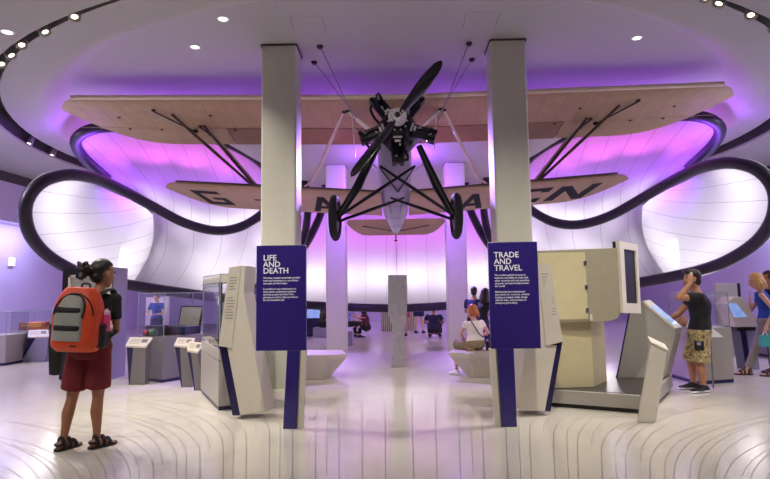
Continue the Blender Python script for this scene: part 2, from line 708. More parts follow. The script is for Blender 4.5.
NOSE = (.33, .06, 1)
PINK, PUR, VIO, WHT = (1, .14, .92), (.44, .09, 1), (.3, .06, 1), (1, .95, .96)
for mir in (False, True):
    fx = (lambda q: mirx(q)) if mir else (lambda q: q)
    # upper lobe: top arc (tip -> right end) against the S of the rim
    top = crom([A[28], A[27], A[26], A[25], A[24], A[23], A[22], A[21], A[20], A[19]], None)
    low = crom([A[12] + V((0, .25, 0)), A[13] + V((0, .2, 0)), A[14] + V((0, .15, 0)), A[15] + V((0, .12, 0)), A[16] + V((0, .1, 0)), A[17] + V((0, .08, 0)), A[18], A[19]], None)
    _, pt = fabric(top, low, lambda u, v: V((0, 1.1 * math.sin(PI * v) * math.sin(PI * min(1, u * .9 + .1)), 0)), 11, 22, seam_w=.0011, skew=-.05, mir=mir)
    for u, v, c, w in ((.16, .1, PINK, 34), (.3, .06, PINK, 80), (.44, .06, PINK, 92), (.58, .06, PINK, 92), (.72, .08, PINK, 84), (.86, .16, PINK, 56),
                       (.18, .4, PUR, 60), (.32, .38, PUR, 95), (.48, .4, PUR, 100), (.64, .4, PUR, 100), (.8, .45, PUR, 80),
                       (.14, .8, PUR, 30), (.24, .88, WHT, 20), (.4, .9, WHT, 42), (.56, .92, WHT, 42), (.72, .92, WHT, 38), (.86, .88, WHT, 22)):
        back_lamp(pt, u, v, .9, c, w * 2.0, .8 if v < .8 else .6, 140 if v < .7 else 75)
    # lower side lobe: outer rim round to the fold behind the S of the rim
    rim = crom([A[12], A[11], A[10], A[9], A[8], A[7], A[6], A[5], A[4]], None)
    nose = crom([A[12] + V((.12, .2, -.1)), P(100, 187, 12.6), P(126, 198, 13.0), P(147, 209, 13.2), P(155, 217, 13.4), P(156, 228, 13.5),
                 P(152, 245, 13.5), P(145, 266, 13.2), P(136, 284, 12.6)], None)
    _, pt = fabric(rim, nose, lambda u, v: V((0, .55 * math.sin(PI * v), 0)), 12, 18, seam_w=.0011, mir=mir)
    for u, v, c, w in ((.2, .1, WHT, 40), (.32, .12, WHT, 58), (.45, .13, WHT, 66), (.58, .14, WHT, 72), (.71, .16, WHT, 76), (.84, .2, WHT, 76),
                       (.45, .4, WHT, 20), (.6, .45, WHT, 30), (.75, .48, WHT, 40),
                       (.1, .85, NOSE, 30), (.17, .88, NOSE, 44), (.25, .9, NOSE, 54), (.33, .88, NOSE, 52), (.19, .62, NOSE, 34), (.29, .66, NOSE, 40), (.39, .7, NOSE, 34),
                       (.48, .84, WHT, 12), (.57, .8, WHT, 28), (.66, .78, WHT, 44), (.76, .8, WHT, 52), (.87, .84, WHT, 52)):
        back_lamp(pt, u, v, .65, c, w * 2.2, .9)
    # back sheet: bottom rim up to the S and on to the ceiling
    bot = crom([A[4] + V((-.1, .25, 0)), A[3] + V((0, .1, 0)), A[2], A[1], A[0]], None)
    up = crom([A[13] + V((-.1, .35, -.05)), A[14] + V((0, .2, -.02)), A[15] + V((0, .1, 0)), A[16], A[17] + V((0, .15, 0)), P(285, 198, 15.2), P(306, 182, 16.2), P(345, 165, 17.2), P(396, 163, 17.6)], None)
    _, pt = fabric(bot, up, lambda u, v: V((0, (.5 + .4 * u) * math.sin(PI * v), 0)), 12, 22, seam_w=.0007, mir=mir)
    for u, v, c, w in ((.21, .24, WHT, 105), (.35, .23, WHT, 110), (.5, .22, WHT, 110), (.64, .21, WHT, 112), (.78, .2, WHT, 116), (.93, .2, WHT, 116),
                       (.16, .6, WHT, 40), (.27, .68, WHT, 80), (.39, .7, WHT, 62), (.54, .55, PINK, 46), (.68, .5, PINK, 50), (.82, .5, PINK, 56), (.95, .5, PINK, 50),
                       (.5, .82, PUR, 60), (.64, .82, PUR, 90), (.78, .78, PUR, 100), (.94, .78, PUR, 100)):
        back_lamp(pt, u, v, .9, c, w * (3.3 if u > .52 else 2.3), .55 if v < .25 else 1.0, 150 if u > .2 else 80, 4.3 if u > .7 else 4.95)
    # rim
    pts = crom(fx(A), 190)
    MB().tube(pts, .118, 12, True).build('rim', BLACKR, canopy, smooth=60)
    # inner rim ribbons behind the lower wing
    q = fx([P(318, 168, 16.1), P(326, 190, 15.9), P(321, 213, 15.6), P(306, 244, 15.0), P(284, 268, 14.6), P(262, 285, 14.3), P(236, 297.5, 14.25)])
    MB().tube(crom(q, 40), .11, 10, True).build('rim', BLACKR, canopy, smooth=60)
    q = fx([P(300, 172, 15.3), P(307, 192, 15.2), P(308, 210, 15.1), P(303, 240, 14.7), P(288, 262, 14.4), P(270, 278, 14.2), P(246, 297.5, 14.5)])
    MB().tube(crom(q, 40), .10, 10, True).build('rim', BLACKR, canopy, smooth=60)

# ------------------------------------------------------------------ ceiling lamps
LAMPM = mat('lamp_lens', 'fff6e0', .4, var=0, emit='fff4dd', estr=3.5)


def downlight(px, py, z, label, group, power, tgt=None, ang=95):
    p = PZ(px, py, z)
    M = Matrix.Translation(p)
    t = thing('downlight', label, 'ceiling light', p, group)
    MB().lathe([(.062, -.004), (.085, -.004), (.085, .004), (.062, .004)], 20, M, cap=False).build('trim_ring', WHITE, t, smooth=40)
    MB().lathe([(.0, -.002), (.06, -.002), (.06, .01), (.0, .01)], 20, M).build('lamp_lens', LAMPM, t, smooth=40)
    spot('downlight_beam', p - V((0, 0, .03)), tgt if tgt is not None else p - V((0, 0, 3)), power * KS, ang=ang, blend=.8, r=.06)


for (px, py, lb) in ((195, 47, 'round downlight in raised ceiling left of the front left column, lower of the pair'),
                     (223, 19, 'round downlight in raised ceiling left of the front left column, upper of the pair'),
                     (637, 38, 'round downlight in raised ceiling above the right half of the upper wing'),
                     (739, 70, 'round downlight near the right tip of the upper wing')):
    downlight(px, py, ZI - .003, lb, 'downlights in the raised ceiling', 130)
downlight(7, 32, ZO - .003, 'round downlight in the lower outer ceiling at the top left corner', 'downlights in the outer ceiling', 130)

SPOTM = mat('grey_spotlight_body', '8b867c', .5, var=.05)


def project(p):
    q = CR.transposed() @ (V(p) - V((0, 0, CAMZ)))
    return (385 + FPX * q.x / -q.z, 239.5 - FPX * q.y / -q.z) if q.z < -.1 else (1e6, 1e6)


def slot_point(px, py):
    best = min(oval(1., ZL - .04, 720, .13), key=lambda p: (project(p)[0] - px) ** 2 + (project(p)[1] - py) ** 2)
    return best


def tracklight(px, py, label, side, k):
    p = slot_point(px, py)
    t = thing('track_spotlight', label, 'spotlight', p, 'track spotlights in the %s ceiling slot' % side)
    aim = V((p.x * .35, p.y + .2, 0)) if k % 2 else V((p.x * .6, p.y - 1.2, 0))
    if p.y > 10:
        aim = V((p.x * 1.06, p.y - 1.4, 0))
    d = (aim - p).normalized()
    R = d.to_track_quat('-Z', 'Y').to_matrix().to_4x4()
    M = Matrix.Translation(p) @ R
    MB().lathe([(.0, .1), (.06, .1), (.07, .08), (.075, -.08), (.068, -.1), (.062, -.08), (.0, -.075)], 20, M, cap=False).build('housing', SPOTM, t, smooth=40)
    MB().lathe([(.0, -.079), (.038, -.079), (.038, -.07), (.0, -.07)], 20, M).build('lamp_lens', LAMPM, t, smooth=40)
    MB().tube([p + V((0, 0, .02)), p + V((0, 0, .29))], .014, 8).build('stem', SPOTM, t)
    spot('track_beam', p + d * .12, aim, 150 * KS, ang=62, blend=.6, r=.05)


LT = [(74, 16), (48, 36), (30, 52), (20, 62), (12, 69), (2, 80)]
RT = [(705, -3), (722, 2), (748, 20), (767, 38)]
ordn = ['first', 'second', 'third', 'fourth', 'fifth', 'sixth']
for k, (a, b) in enumerate(LT):
    tracklight(a, b, 'grey track spotlight in the left ceiling slot, %s from the top of the picture' % ordn[k], 'left', k)
for k, (a, b) in enumerate(RT):
    tracklight(a, b, 'grey track spotlight in the right ceiling slot, %s from the top of the picture' % ordn[k], 'right', k)
for k, (a, b) in enumerate(((28, 143), (51, 157))):
    tracklight(a, b, ('grey track spotlight low on the left ceiling slot, just above the black rim', 'grey track spotlight on the left ceiling slot touching the top of the black rim loop')[1 - (1 - k)], 'left', k)

# general lighting of the place, with unseen tint lamps added
WARM = (1, .94, .84)
for (x, y, tx, ty, w) in ((-3.2, 1.2, -2.9, 5.4, 270), (3.2, 1.2, 2.9, 5.4, 270), (-5.5, 2.2, -4.2, 6.5, 240), (5.5, 2.2, 4.4, 6.5, 240), (0, .6, 0, 3.6, 90),
                          (-1.2, 3.6, -1.9, 8.2, 430), (1.2, 3.6, 1.9, 8.2, 430), (-7.6, 4.5, -6.2, 8.5, 160), (7.6, 4.5, 6.2, 8.5, 160)):
    spot('ceiling_spot', (x, y, ZO - .03), (tx, ty, .6), w * KS, WARM, 62, .9, .045)
for s in (-1, 1):
    area('wall_wash', (s * (XW - .7), 11.5, 3.3), (s * XW, 11.5, 1.2), 9, (.5, .44, 1), 260, size_y=.2)
    area('exhibit_wash', (s * 8.9, 8.5, ZO - .1), (s * 6.6, 10.5, 0), .1, (.8, .7, 1), 130)
    area('unseen_ceiling_fill', (s * 6.4, 11.4, 4.15), (s * 6.7, 11.2, 5.2), .5, VIO, 26)  # unseen violet lamp added for the glow on the side ceiling
    # unseen lamps added to brighten and tint the back columns and the rim
    area('unseen_column_fill', (s * 1.0, 11.0, 4.28), (s * 1.44, 13.4, 2.0), .35, (.55, .36, 1), 13)
area('unseen_rim_fill', (0, 11.0, 4.28), (0, 16, .9), .4, VIO, 110, 90)  # unseen violet lamp added to colour the far rim
area('unseen_soffit_fill', (0, 12.3, 3.95), (0, 13.2, 5), 1.6, (.25, .04, 1), 60, size_y=.3)  # floating lamp added to turn the dipped ceiling violet
area('unseen_aisle_fill', (0, 12.9, 4.36), (0, 8.4, 0), .5, (.42, .22, 1), 520, 100)  # unseen lamp added to tint the aisle floor violet
# unseen violet lamps added above the upper wing to tint the ceiling
for x in (-4.8, -3.2, -1.2, 1.2, 3.2, 4.8):
    area('unseen_wing_fill', (x, 10.72, 4.56 + .02 * abs(x)), (x, 10.2, 5.15), 1.5, VIO, 11, size_y=.25)
for x in (-4, 0, 4):
    area('rear_wash', (x, 20.5, 4.4), (x, 20, 0), 1.2, (.5, .28, 1), 260)
spot('unseen_plane_fill', (-.6, 4.2, ZO - .03), (0, 8.8, 3.9), 160, (1, .93, .85), 40, .7, .08)  # unseen spot added to brighten the engine and propeller
w = bpy.data.worlds.new('world')
SC.world = w
w.use_nodes = True
w.node_tree.nodes['Background'].inputs['Color'].default_value = (.35, .3, .4, 1)
w.node_tree.nodes['Background'].inputs['Strength'].default_value = .1
SC.view_settings.view_transform = 'Standard'
SC.view_settings.look = 'None'
SC.view_settings.exposure = 0.0
SC.view_settings.gamma = 1.0
SC.view_settings.use_curve_mapping = False
# ------------------------------------------------------------------ the biplane
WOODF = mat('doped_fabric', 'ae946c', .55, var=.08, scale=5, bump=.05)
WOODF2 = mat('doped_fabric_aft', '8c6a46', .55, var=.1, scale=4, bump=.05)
LEAD = mat('cream_leading_edge', 'e0d2ae', .45, var=.04)
LETR = mat('painted_letter', '0b0a0c', .85, var=.1)
STRUTM = mat('cream_strut', 'd8cdb8', .4, var=.05)
STRUTD = mat('brown_strut', '57453a', .4, var=.08)
ENG = mat('engine_black', '17161a', .32, .5, var=.2, scale=30)
ENGS = mat('engine_silver', 'dcd9d8', .32, .75, var=.1)
PROP = mat('dark_propeller', '191a1b', .22, var=.1, coat=.4)
FUSE = mat('silver_fabric', '908a94', .4, var=.05, scale=6, bump=.03)
CHROME = mat('polished_metal', 'd0d0d4', .15, 1., var=.03)
plane = thing('biplane', 'beige fabric covered biplane with black radial engine hanging nose up between the columns', 'aircraft', (0, 10, 3.4))


class Wing:
    def __init__(s, half, chord, yle, zle, inc, dih, tip0, tk=.11, root=0.):
        s.h, s.c, s.y, s.z, s.i, s.d, s.t0, s.tk, s.root = half, chord, yle, zle, math.radians(inc), dih, tip0, tk, root

    def lims(s, a):
        te = 1. if a < s.t0 else 1 - .78 * ((a - s.t0) / (1 - s.t0)) ** 2.6
        le = 0. if a < .93 else .2 * ((a - .93) / .07) ** 2.2
        return le, te

    def at(s, x, c, off=0.):
        """point at span x and chord fraction c on the chord plane, off along the wing normal"""
        ci, si = math.cos(s.i), math.sin(s.i)
        return V((x, s.y + ci * c * s.c + si * off, s.z + s.d * abs(x) - si * c * s.c + ci * off))

    def prof(s, c, a):
        """upper and lower surface heights"""
        k = 1. if a < s.t0 else max(.12, 1 - ((a - s.t0) / (1 - s.t0)) ** 2)
        yt = 5 * s.tk * s.c * (.2969 * math.sqrt(max(c, 0)) - .126 * c - .3516 * c * c + .2843 * c ** 3 - .1015 * c ** 4)
        cam_ = .05 * s.c * 4 * c * (1 - c) * .5
        return k * (cam_ + yt), k * (cam_ - yt * .8)

    def section(s, x, c0, c1, n=12):
        a = abs(x) / s.h
        le, te = s.lims(a)
        lo, hi = max(c0, le), min(c1, te)
        hi = max(hi, lo + .004)
        up, dn = [], []
        for i in range(n + 1):
            c = lo + (hi - lo) * (1 - math.cos(PI * i / n)) / 2
            w = (c - le) / max(.01, te - le)          # stretch the profile into the rounded tip
            u, d = s.prof(min(1, w), a)
            up.append(s.at(x, c, u + .002))
            dn.append(s.at(x, c, d - .002))
        return up + dn[::-1]

    def loft(s, mb, x0, x1, c0, c1, n=30, mi=0):
        xs = [x0 + (x1 - x0) * i / n for i in range(n + 1)]
        mb.loft([s.section(x, c0, c1) for x in xs], True, mi)

    def under(s, x, c):
        a = abs(x) / s.h
        le, te = s.lims(a)
        w = (c - le) / max(.01, te - le)
        return s.at(x, c, s.prof(min(1, max(0, w)), a)[1] - .006)


UW = Wing(5.92, 1.62, 9.3, 4.65, 13.5, .02, .70)
LW = Wing(4.3, 1.36, 10.0, 3.13, 10.0, .068, .74)


def span(a, b):
    n = 44
    xs = []
    for i in range(n + 1):
        t = i / n
        xs.append(a + (b - a) * (1 - (1 - t) ** 1.8))
    return xs


# upper wing: main planes and the four control surfaces
mb = MB()
xs = [-x for x in span(0, UW.h)][::-1] + span(0, UW.h)[1:]
mb.loft([UW.section(x, 0, .59) for x in xs], True)
tape = []
for k in range(-15, 16):
    x = k * .37
    for q in range(10):
        a, b = UW.under(x, .04 + .06 * q), UW.under(x, .04 + .06 * (q + 1) - .002)
        mb.add([a + V((-.008, 0, .0035)), a + V((.008, 0, .0035)), b + V((.008, 0, .0035)), b + V((-.008, 0, .0035))], [(0, 1, 2, 3)], 1)
upper = mb.build('upper_wing', [WOODF, mat('rib_tape', 'a1875f', .6, var=.05)], plane, smooth=35)
for s in (-1, 1):
    mb = MB()
    mb.loft([UW.section(s * x, .598, 1.) for x in [3.16 + (UW.h - 3.16) * (1 - (1 - i / 24) ** 1.8) for i in range(25)]], True)
    mb.build('aileron', WOODF, plane, smooth=35)
    mb = MB()
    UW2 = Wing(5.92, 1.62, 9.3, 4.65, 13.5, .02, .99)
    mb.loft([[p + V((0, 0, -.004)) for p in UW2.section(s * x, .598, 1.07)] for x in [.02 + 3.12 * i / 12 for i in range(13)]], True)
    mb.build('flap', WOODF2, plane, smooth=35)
# cream leading edge slat
mb = MB()
pts = [UW.at(x, .0, .025) + V((0, -.012, .0)) for x in [-UW.h * .94 + UW.h * 1.88 * i / 50 for i in range(51)]]
mb.tube(pts, .042, 10, True, 0, 1.0)
mb.build('leading_edge_slat', LEAD, plane, smooth=60)
for s in (-1, 1):
    for (xa, ca, xb, cb) in ((4.25, .18, 3.75, .62), (3.62, .55, 3.5, .7)):
        mb = MB()
        a, b = UW.under(s * xa, ca), UW.under(s * xb, cb)
        mb.cap_tube([a + V((0, 0, -.02)), b + V((0, 0, -.05))], [.014, .014], 8)
        mb.ell(a, (.04, .04, .03)).ell(b + V((0, 0, -.04)), (.05, .05, .035))
        mb.build('aileron_rod', BLACK, upper, smooth=50)
    for x, c in ((5.0, .35), (3.3, .3), (3.0, .64), (5.0, .62), (4.4, .63)):
        MB().ell(UW.under(s * x, c), (.03, .03, .015)).build('fitting', BLACK, upper, smooth=60)

# lower wing, one panel each side, with the registration painted underneath
LETTERS = {     # convex strokes
    'G': [((0, .8), (1, .8), (1, 1), (0, 1)), ((0, .2), (.24, .2), (.24, .8), (0, .8)), ((0, 0), (1, 0), (1, .2), (0, .2)),
          ((.76, .2), (1, .2), (1, .38), (.76, .38)), ((.46, .38), (1, .38), (1, .55), (.46, .55))],
    'A': [((0, 0), (.25, 0), (.62, 1), (.38, 1)), ((.75, 0), (1, 0), (.62, 1), (.38, 1)), ((.2, .2), (.8, .2), (.74, .38), (.26, .38))],
    'C': [((0, .8), (1, .8), (1, 1), (0, 1)), ((0, .2), (.24, .2), (.24, .8), (0, .8)), ((0, 0), (1, 0), (1, .2), (0, .2)),
          ((.76, .2), (1, .2), (1, .3), (.76, .3)), ((.76, .7), (1, .7), (1, .8), (.76, .8))],
    'N': [((0, 0), (.25, 0), (.25, 1), (0, 1)), ((.75, 0), (1, 0), (1, 1), (.75, 1)), ((0, 1), (.25, 1), (1, 0), (.75, 0))],
    '-': [((0, .42), (1, .42), (1, .58), (0, .58))]}

for s in (-1, 1):
    mb = MB()
    mb.loft([LW.section(s * x, 0, 1.) for x in [.27 + (LW.h - .27) * (1 - (1 - i / 40) ** 1.8) for i in range(41)]], True)
    lw = mb.build('lower_wing', WOODF, plane, smooth=35)
    mb = MB()
    mb.tube([LW.at(s * x, 0, .03) + V((0, -.012, 0)) for x in [.3 + (LW.h * .93 - .3) * i / 30 for i in range(31)]], .017, 8)
    mb.build('leading_edge', STRUTD, lw, smooth=60)
    letters = (('G', -3.86, .52, .2, .84), ('-', -2.72, .36, .3, .7), ('A', -1.64, .5, .2, .92)) if s < 0 else \
        (('A', 1.24, .5, .2, .92), ('C', 2.28, .66, .2, .86), ('N', 3.08, .76, .2, .86))
    for ch, x0, wd, c0, c1 in letters:
        keep = MB()
        for qd in LETTERS[ch]:
            g = []
            for a in range(7):
                for b in range(7):
                    p0 = V(qd[0]).lerp(V(qd[1]), a / 6)
                    p1 = V(qd[3]).lerp(V(qd[2]), a / 6)
                    u, v = p0.lerp(p1, b / 6)
                    sk = .14 * (1 - v) * (1 if x0 < 0 else -1) if ch in 'GNC' else 0
                    g.append(LW.under(x0 + u * wd + sk, c1 - (c1 - c0) * (1 - v)) if False else LW.under(x0 + u * wd + sk, c0 + (c1 - c0) * (1 - v)))
            keep.add(g, [(a * 7 + b, a * 7 + b + 1, a * 7 + b + 8, a * 7 + b + 7) for a in range(6) for b in range(6)])
        keep.build('registration_letter' if ch != '-' else 'registration_dash', LETR, lw, fixn=False)

# fuselage
prof = [(8.92, 4.08, 3.74, .2), (9.1, 4.22, 3.62, .27), (9.5, 4.26, 3.36, .29), (10.0, 4.24, 3.14, .3), (11.3, 4.0, 2.92, .29), (12.4, 3.6, 2.83, .22), (13.4, 3.25, 2.78, .12), (14.3, 3.0, 2.8, .03)]
rings = []
for (y, zt, zb, hw) in prof:
    zc, hz_ = (zt + zb) / 2, (zt - zb) / 2
    ring = []
    for i in range(28):
        a = 2 * PI * i / 28
        ca, sa = math.cos(a), math.sin(a)
        e = .55
        ring.append(V((hw * math.copysign(abs(ca) ** e, ca), y, zc + hz_ * math.copysign(abs(sa) ** e, sa))))
    rings.append(ring)
sm = []
for i in range(28):
    col_ = crom([r[i] for r in rings], 40)
    sm.append(col_)
mb = MB().loft([[sm[i][k] for i in range(28)] for k in range(40)], True)
for k in (14, 20, 27, 33):
    mb.tube([sm[i][k] for i in range(28)], .006, 6, closed=True, mi=1)
fus = mb.build('fuselage', [FUSE, GREYD], plane, smooth=50)
for zb_ in (.13, -.13):
    MB().tube([V((zb_, 9.7, 3.27)), V((zb_ * .9, 10.6, 3.02)), V((zb_ * .5, 11.6, 2.9))], .012, 6).build('belly_tube', BLACK, fus)
# tail
mb = MB()
TW = Wing(1.17, 1.02, 13.0, 3.05, 16, .0, .55, .06)
mb.loft([TW.section(x, 0, 1) for x in [-TW.h + TW.h * 2 * i / 40 for i in range(41)]], True)
tp = mb.build('tailplane', WOODF, plane, smooth=35)
MB().prism([V((-.015, 13.5, 3.05)), V((-.015, 14.5, 2.95)), V((-.015, 14.55, 3.6)), V((-.015, 14.2, 3.85)), V((-.015, 13.8, 3.7))], (.03, 0, 0)).build('fin', FUSE, plane, bevel=.01)
mb = MB().cap_tube([V((0, 13.95, 2.84)), V((0, 14.25, 2.66))], [.02, .016], 8)
mb.ell((0, 14.27, 2.65), (.05, .07, .02)).build('tail_skid', BLACK, plane, smooth=60)
for s in (-1, 1):
    MB().cap_tube([V((s * .08, 13.5, 2.82)), TW.under(s * .8, .4)], [.012, .012], 6).build('tail_stay', STRUTD, plane, smooth=60)

# engine: five finned cylinders round a dark crankcase
EC = P(397.5, 124, 8.72)
ax = V((0, -math.cos(math.radians(8)), math.sin(math.radians(8))))       # thrust line, nose slightly up
eng_r = V((1, 0, 0))
eng_u = ax.cross(eng_r)
ME = Matrix((( eng_r.x, eng_u.x, ax.x), (eng_r.y, eng_u.y, ax.y), (eng_r.z, eng_u.z, ax.z))).to_4x4()
ME = Matrix.Translation(EC) @ ME @ Matrix.Scale(1.13, 4)
mb = MB().lathe([(0, .12), (.1, .12), (.16, .08), (.21, .0), (.25, -.1), (.29, -.22), (.31, -.38), (.28, -.5)], 32, ME)
mb.lathe([(0, .135), (.055, .135), (.055, .118), (.0, .118)], 24, ME, 1)
for k in range(10):
    a = 2 * PI * k / 10
    mb.ell(ME @ V((.135 * math.cos(a), .135 * math.sin(a), .1)), (.018, .018, .018), nu=8, nv=6, mi=1)
eng = mb.build('engine_crankcase', [ENG, ENGS], plane, smooth=35)
for k in range(5):
    a = math.radians(270 + 72 * k)
    R = Matrix(((math.sin(a), math.cos(a), 0), (-math.cos(a), math.sin(a), 0), (0, 0, 1))).to_4x4()
    # local frame: y outward along the cylinder, x sideways, z forward
    MC = ME @ Matrix(((-math.sin(a), math.cos(a), 0, 0), (math.cos(a), math.sin(a), 0, 0), (0, 0, 1, -.1), (0, 0, 0, 1)))
    ML = MC @ Matrix(((1, 0, 0, 0), (0, 0, 1, 0), (0, -1, 0, 0), (0, 0, 0, 1)))     # lathe axis -> outward
    mb = MB()
    prof_c = [(0, .2), (.07, .2)]
    for q in range(11):
        z = .23 + q * .02
        prof_c += [(.07, z), (.1, z + .003), (.1, z + .008), (.07, z + .011)]
    prof_c += [(.085, .46), (.09, .5), (.06, .54), (0, .545)]
    mb.lathe(prof_c, 20, ML)
    for s in (-1, 1):
        mb.box((s * .055 - .03, .47, -.07), (s * .055 + .03, .565, .075), 0, MC)
        mb.cap_tube([MC @ V((s * .05, .2, .12)), MC @ V((s * .052, .53, .1))], [.012, .012], 6)
    mb.cap_tube([MC @ V((-.02, .47, .09)), MC @ V((-.03, .5, .15))], [.016, .012], 8, 1)
    mb.cap_tube([MC @ V((.03, .3, .1)), MC @ V((.03, .33, .14))], [.016, .016], 8, 1)
    mb.box((-.045, .24, .085), (.045, .27, .112), 1, MC)
    mb.cap_tube([MC @ V((-.05, .21, .135)), MC @ V((.05, .21, .135))], [.018, .018], 8, 1)
    cyl = mb.build('engine_cylinder', [ENG, ENGS], plane, smooth=30)
    mb = MB().tube(crom([MC @ V((.07, .5, 0)), MC @ V((.13, .48, -.05)), MC @ V((.14, .38, -.16)), MC @ V((.1, .25, -.26))], 12), .022, 8)
    mb.build('exhaust_stub', ENG, cyl, smooth=60)
# propeller
HC = ME @ V((0, .0, .27))
mb = MB().lathe([(0, .3), (.045, .3), (.06, .27), (.085, .24), (.085, .2), (.06, .12), (0, .12)], 28, ME)
for k in range(8):
    a = 2 * PI * k / 8
    mb.cap_tube([ME @ V((.1 * math.cos(a), .1 * math.sin(a), .24)), ME @ V((.1 * math.cos(a), .1 * math.sin(a), .272))], [.015, .015], 8)
mb.lathe([(.05, .25), (.128, .25), (.128, .2), (.05, .2)], 28, ME)
hub = mb.build('propeller_hub', ENGS, plane, smooth=35)
MB().lathe([(0, .335), (.03, .33), (.042, .3), (0, .3)], 16, ME).build('hub_nut', ENG, hub, smooth=40)
da = math.atan2(54 + 3, 43)
for s in (0, 1):
    a = da + PI * s
    MP = ME @ Matrix(((math.cos(a), -math.sin(a), 0, 0), (math.sin(a), math.cos(a), 0, 0), (0, 0, 1, .215), (0, 0, 0, 1)))
    rings = []
    Lb = 1.06
    for i in range(29):
        t = i / 28
        x = .05 + (Lb - .05) * t
        wd = .05 + .062 * math.sin(PI * min(1, t * 1.12) ** .8) if t < .8 else None
        wd = .036 + .062 * math.sin(PI * min(1., t ** .85) * .93) if t < .97 else .02
        if t > .86:
            wd *= math.sqrt(max(.02, 1 - ((t - .86) / .14) ** 2))
        th = .04 * (1 - t) + .008
        tw = math.radians(52 * (1 - t) ** .8 + 14)
        ring = []
        for k in range(14):
            b = 2 * PI * k / 14
            yy, zz = wd * math.cos(b), th * math.sin(b)
            ring.append(MP @ V((x, yy * math.cos(tw) - zz * math.sin(tw), yy * math.sin(tw) + zz * math.cos(tw))))
        rings.append(ring)
    MB().loft(rings, True).build('propeller_blade', PROP, plane, smooth=60)

# undercarriage
WL, WR = P(337.5, 219, 8.95), P(458.5, 215, 8.95)
WR.z = WL.z = (WL.z + WR.z) / 2
WR.x = (WR.x - WL.x) / 2
WL.x = -WR.x
for Wc, s in ((WL, -1), (WR, 1)):
    MW = Matrix.Translation(Wc) @ Matrix.Rotation(PI / 2, 4, 'Y') @ Matrix.Rotation(math.radians(-3 * s), 4, 'X')
    r = .375
    prof_t = [(r - .075 + .075 * math.cos(b), .062 * math.sin(b)) for b in [2 * PI * k / 16 for k in range(17)]]
    wheel = MB().lathe(prof_t, 40, MW, cap=False).build('wheel', RUBBER, plane, smooth=60)
    MB().lathe([(0, .055), (.08, .05), (r - .12, .03), (r - .12, -.03), (.08, -.05), (0, -.055)], 32, MW).build('wheel_disc', ENG, wheel, smooth=35)
    MB().lathe([(0, .1), (.035, .1), (.04, -.1), (0, -.1)], 14, MW).build('axle_hub', ENG, wheel, smooth=40)
    hubp = Wc + V((-s * .07, 0, 0))
    top_ = P(378 if s < 0 else 419, 146, 9.02)
    mid_ = P(358 if s < 0 else 437, 186, 9.0)
    mid2 = P(362 if s < 0 else 433, 177, 9.0)
    MB().tube([top_, mid2, mid_, hubp + V((0, 0, .05))], [.05, .07, .075, .05], 12).build('landing_gear_leg', ENG, plane, smooth=60)
    for (a, b) in ((hubp + V((0, 0, .03)), P(415 if s < 0 else 380, 166, 9.25)), (hubp + V((0, 0, -.05)), P(404 if s < 0 else 391, 198, 9.75))):
        MB().tube([a, a.lerp(b, .5), b], [.024, .03, .02], 8).build('radius_rod', ENG, plane, smooth=60)
    MB().tube([P(380 if s < 0 else 414, 168, 9.3), P(398, 192, 9.9)], .014, 8).build('brace_rod', BLACK, plane)
    fx_ = P(371 if s < 0 else 424, 163, 9.05)
    MB().tube([fx_, P(379 if s < 0 else 416, 170, 9.2)], .012, 6).ell(fx_, (.03, .03, .03)).build('step_bracket', STRUTM, plane, smooth=60)
    # wing struts
    for (xu, cu, xl, cl, m_, rr) in ((3.98, .26, 2.6, .2, STRUTD, .03), (3.55, .52, 2.55, .55, STRUTD, .03), (3.5, .60, 2.5, .58, STRUTM, 0.031)):
        a, b = UW.under(s * xu, cu), LW.at(s * xl, cl, .06)
        MB().tube([a, a.lerp(b, .5), b], [rr * .8, rr, rr * .8], 10, True, 0, .55).build('wing_strut', m_, plane, smooth=60)
    for (xu, cu, b, m_, rr) in ((.82, .2, V((s * .3, 9.75, 4.1)), STRUTM, 0.036), (.76, .24, V((s * .29, 9.3, 4.0)), STRUTM, 0.034), (.88, .22, V((s * 1.62, 10.9, 3.6)), STRUTM, 0.042),
                               (.75, .6, V((s * .3, 10.4, 4.1)), STRUTM, 0.031), (.75, .25, V((s * .74, 10.35, 3.9)), STRUTM, .016)):
        a = UW.under(s * xu, cu)
        MB().tube([a, a.lerp(b, .5), b], [rr * .8, rr, rr * .8], 10, True, 0, .6).build('cabane_strut', m_, plane, smooth=60)
    b1 = V((s * 1.62, 10.9, 3.6))
    MB().tube([b1, LW.at(s * 2.0, .5, .05)], .02, 8).build('wing_strut', STRUTM, plane)
    for x, c in ((.82, .2), (.88, .22)):
        MB().ell(UW.under(s * x, c), (.045, .045, .03)).build('strut_fitting', BLACK, plane, smooth=60)

# suspension cables up to the ceiling
CABLE = mat('steel_cable', '9a8f9d', .35, .8, var=.05)
for (px, py, tx, tc_, lb) in ((320, 46, -.66, .3, 'thin steel cable from the ceiling beside the front left column, the nearer of two'),
                              (314, 62, -.7, .62, 'thin steel cable from the ceiling beside the front left column, the farther of two'),
                              (469, 43, .66, .3, 'thin steel cable from the ceiling beside the front right column, the nearer of two'),
                              (472, 59, .7, .62, 'thin steel cable from the ceiling beside the front right column, the farther of two')):
    a = PZ(px, py, ZI - .005)
    b = P(357 if tx < 0 else 437, 125 if tc_ < .5 else 118, 8.95 if tc_ < .5 else 9.1)
    t = thing('suspension_cable', lb, 'cable', a, 'cables holding up the biplane')
    MB().tube([a, b], .009, 6).build('wire', CABLE, t)
    MB().lathe([(0, 0), (.05, 0), (.05, -.02), (.02, -.05), (0, -.05)], 14, Matrix.Translation(a)).build('ceiling_anchor', BLACK, t, smooth=40)
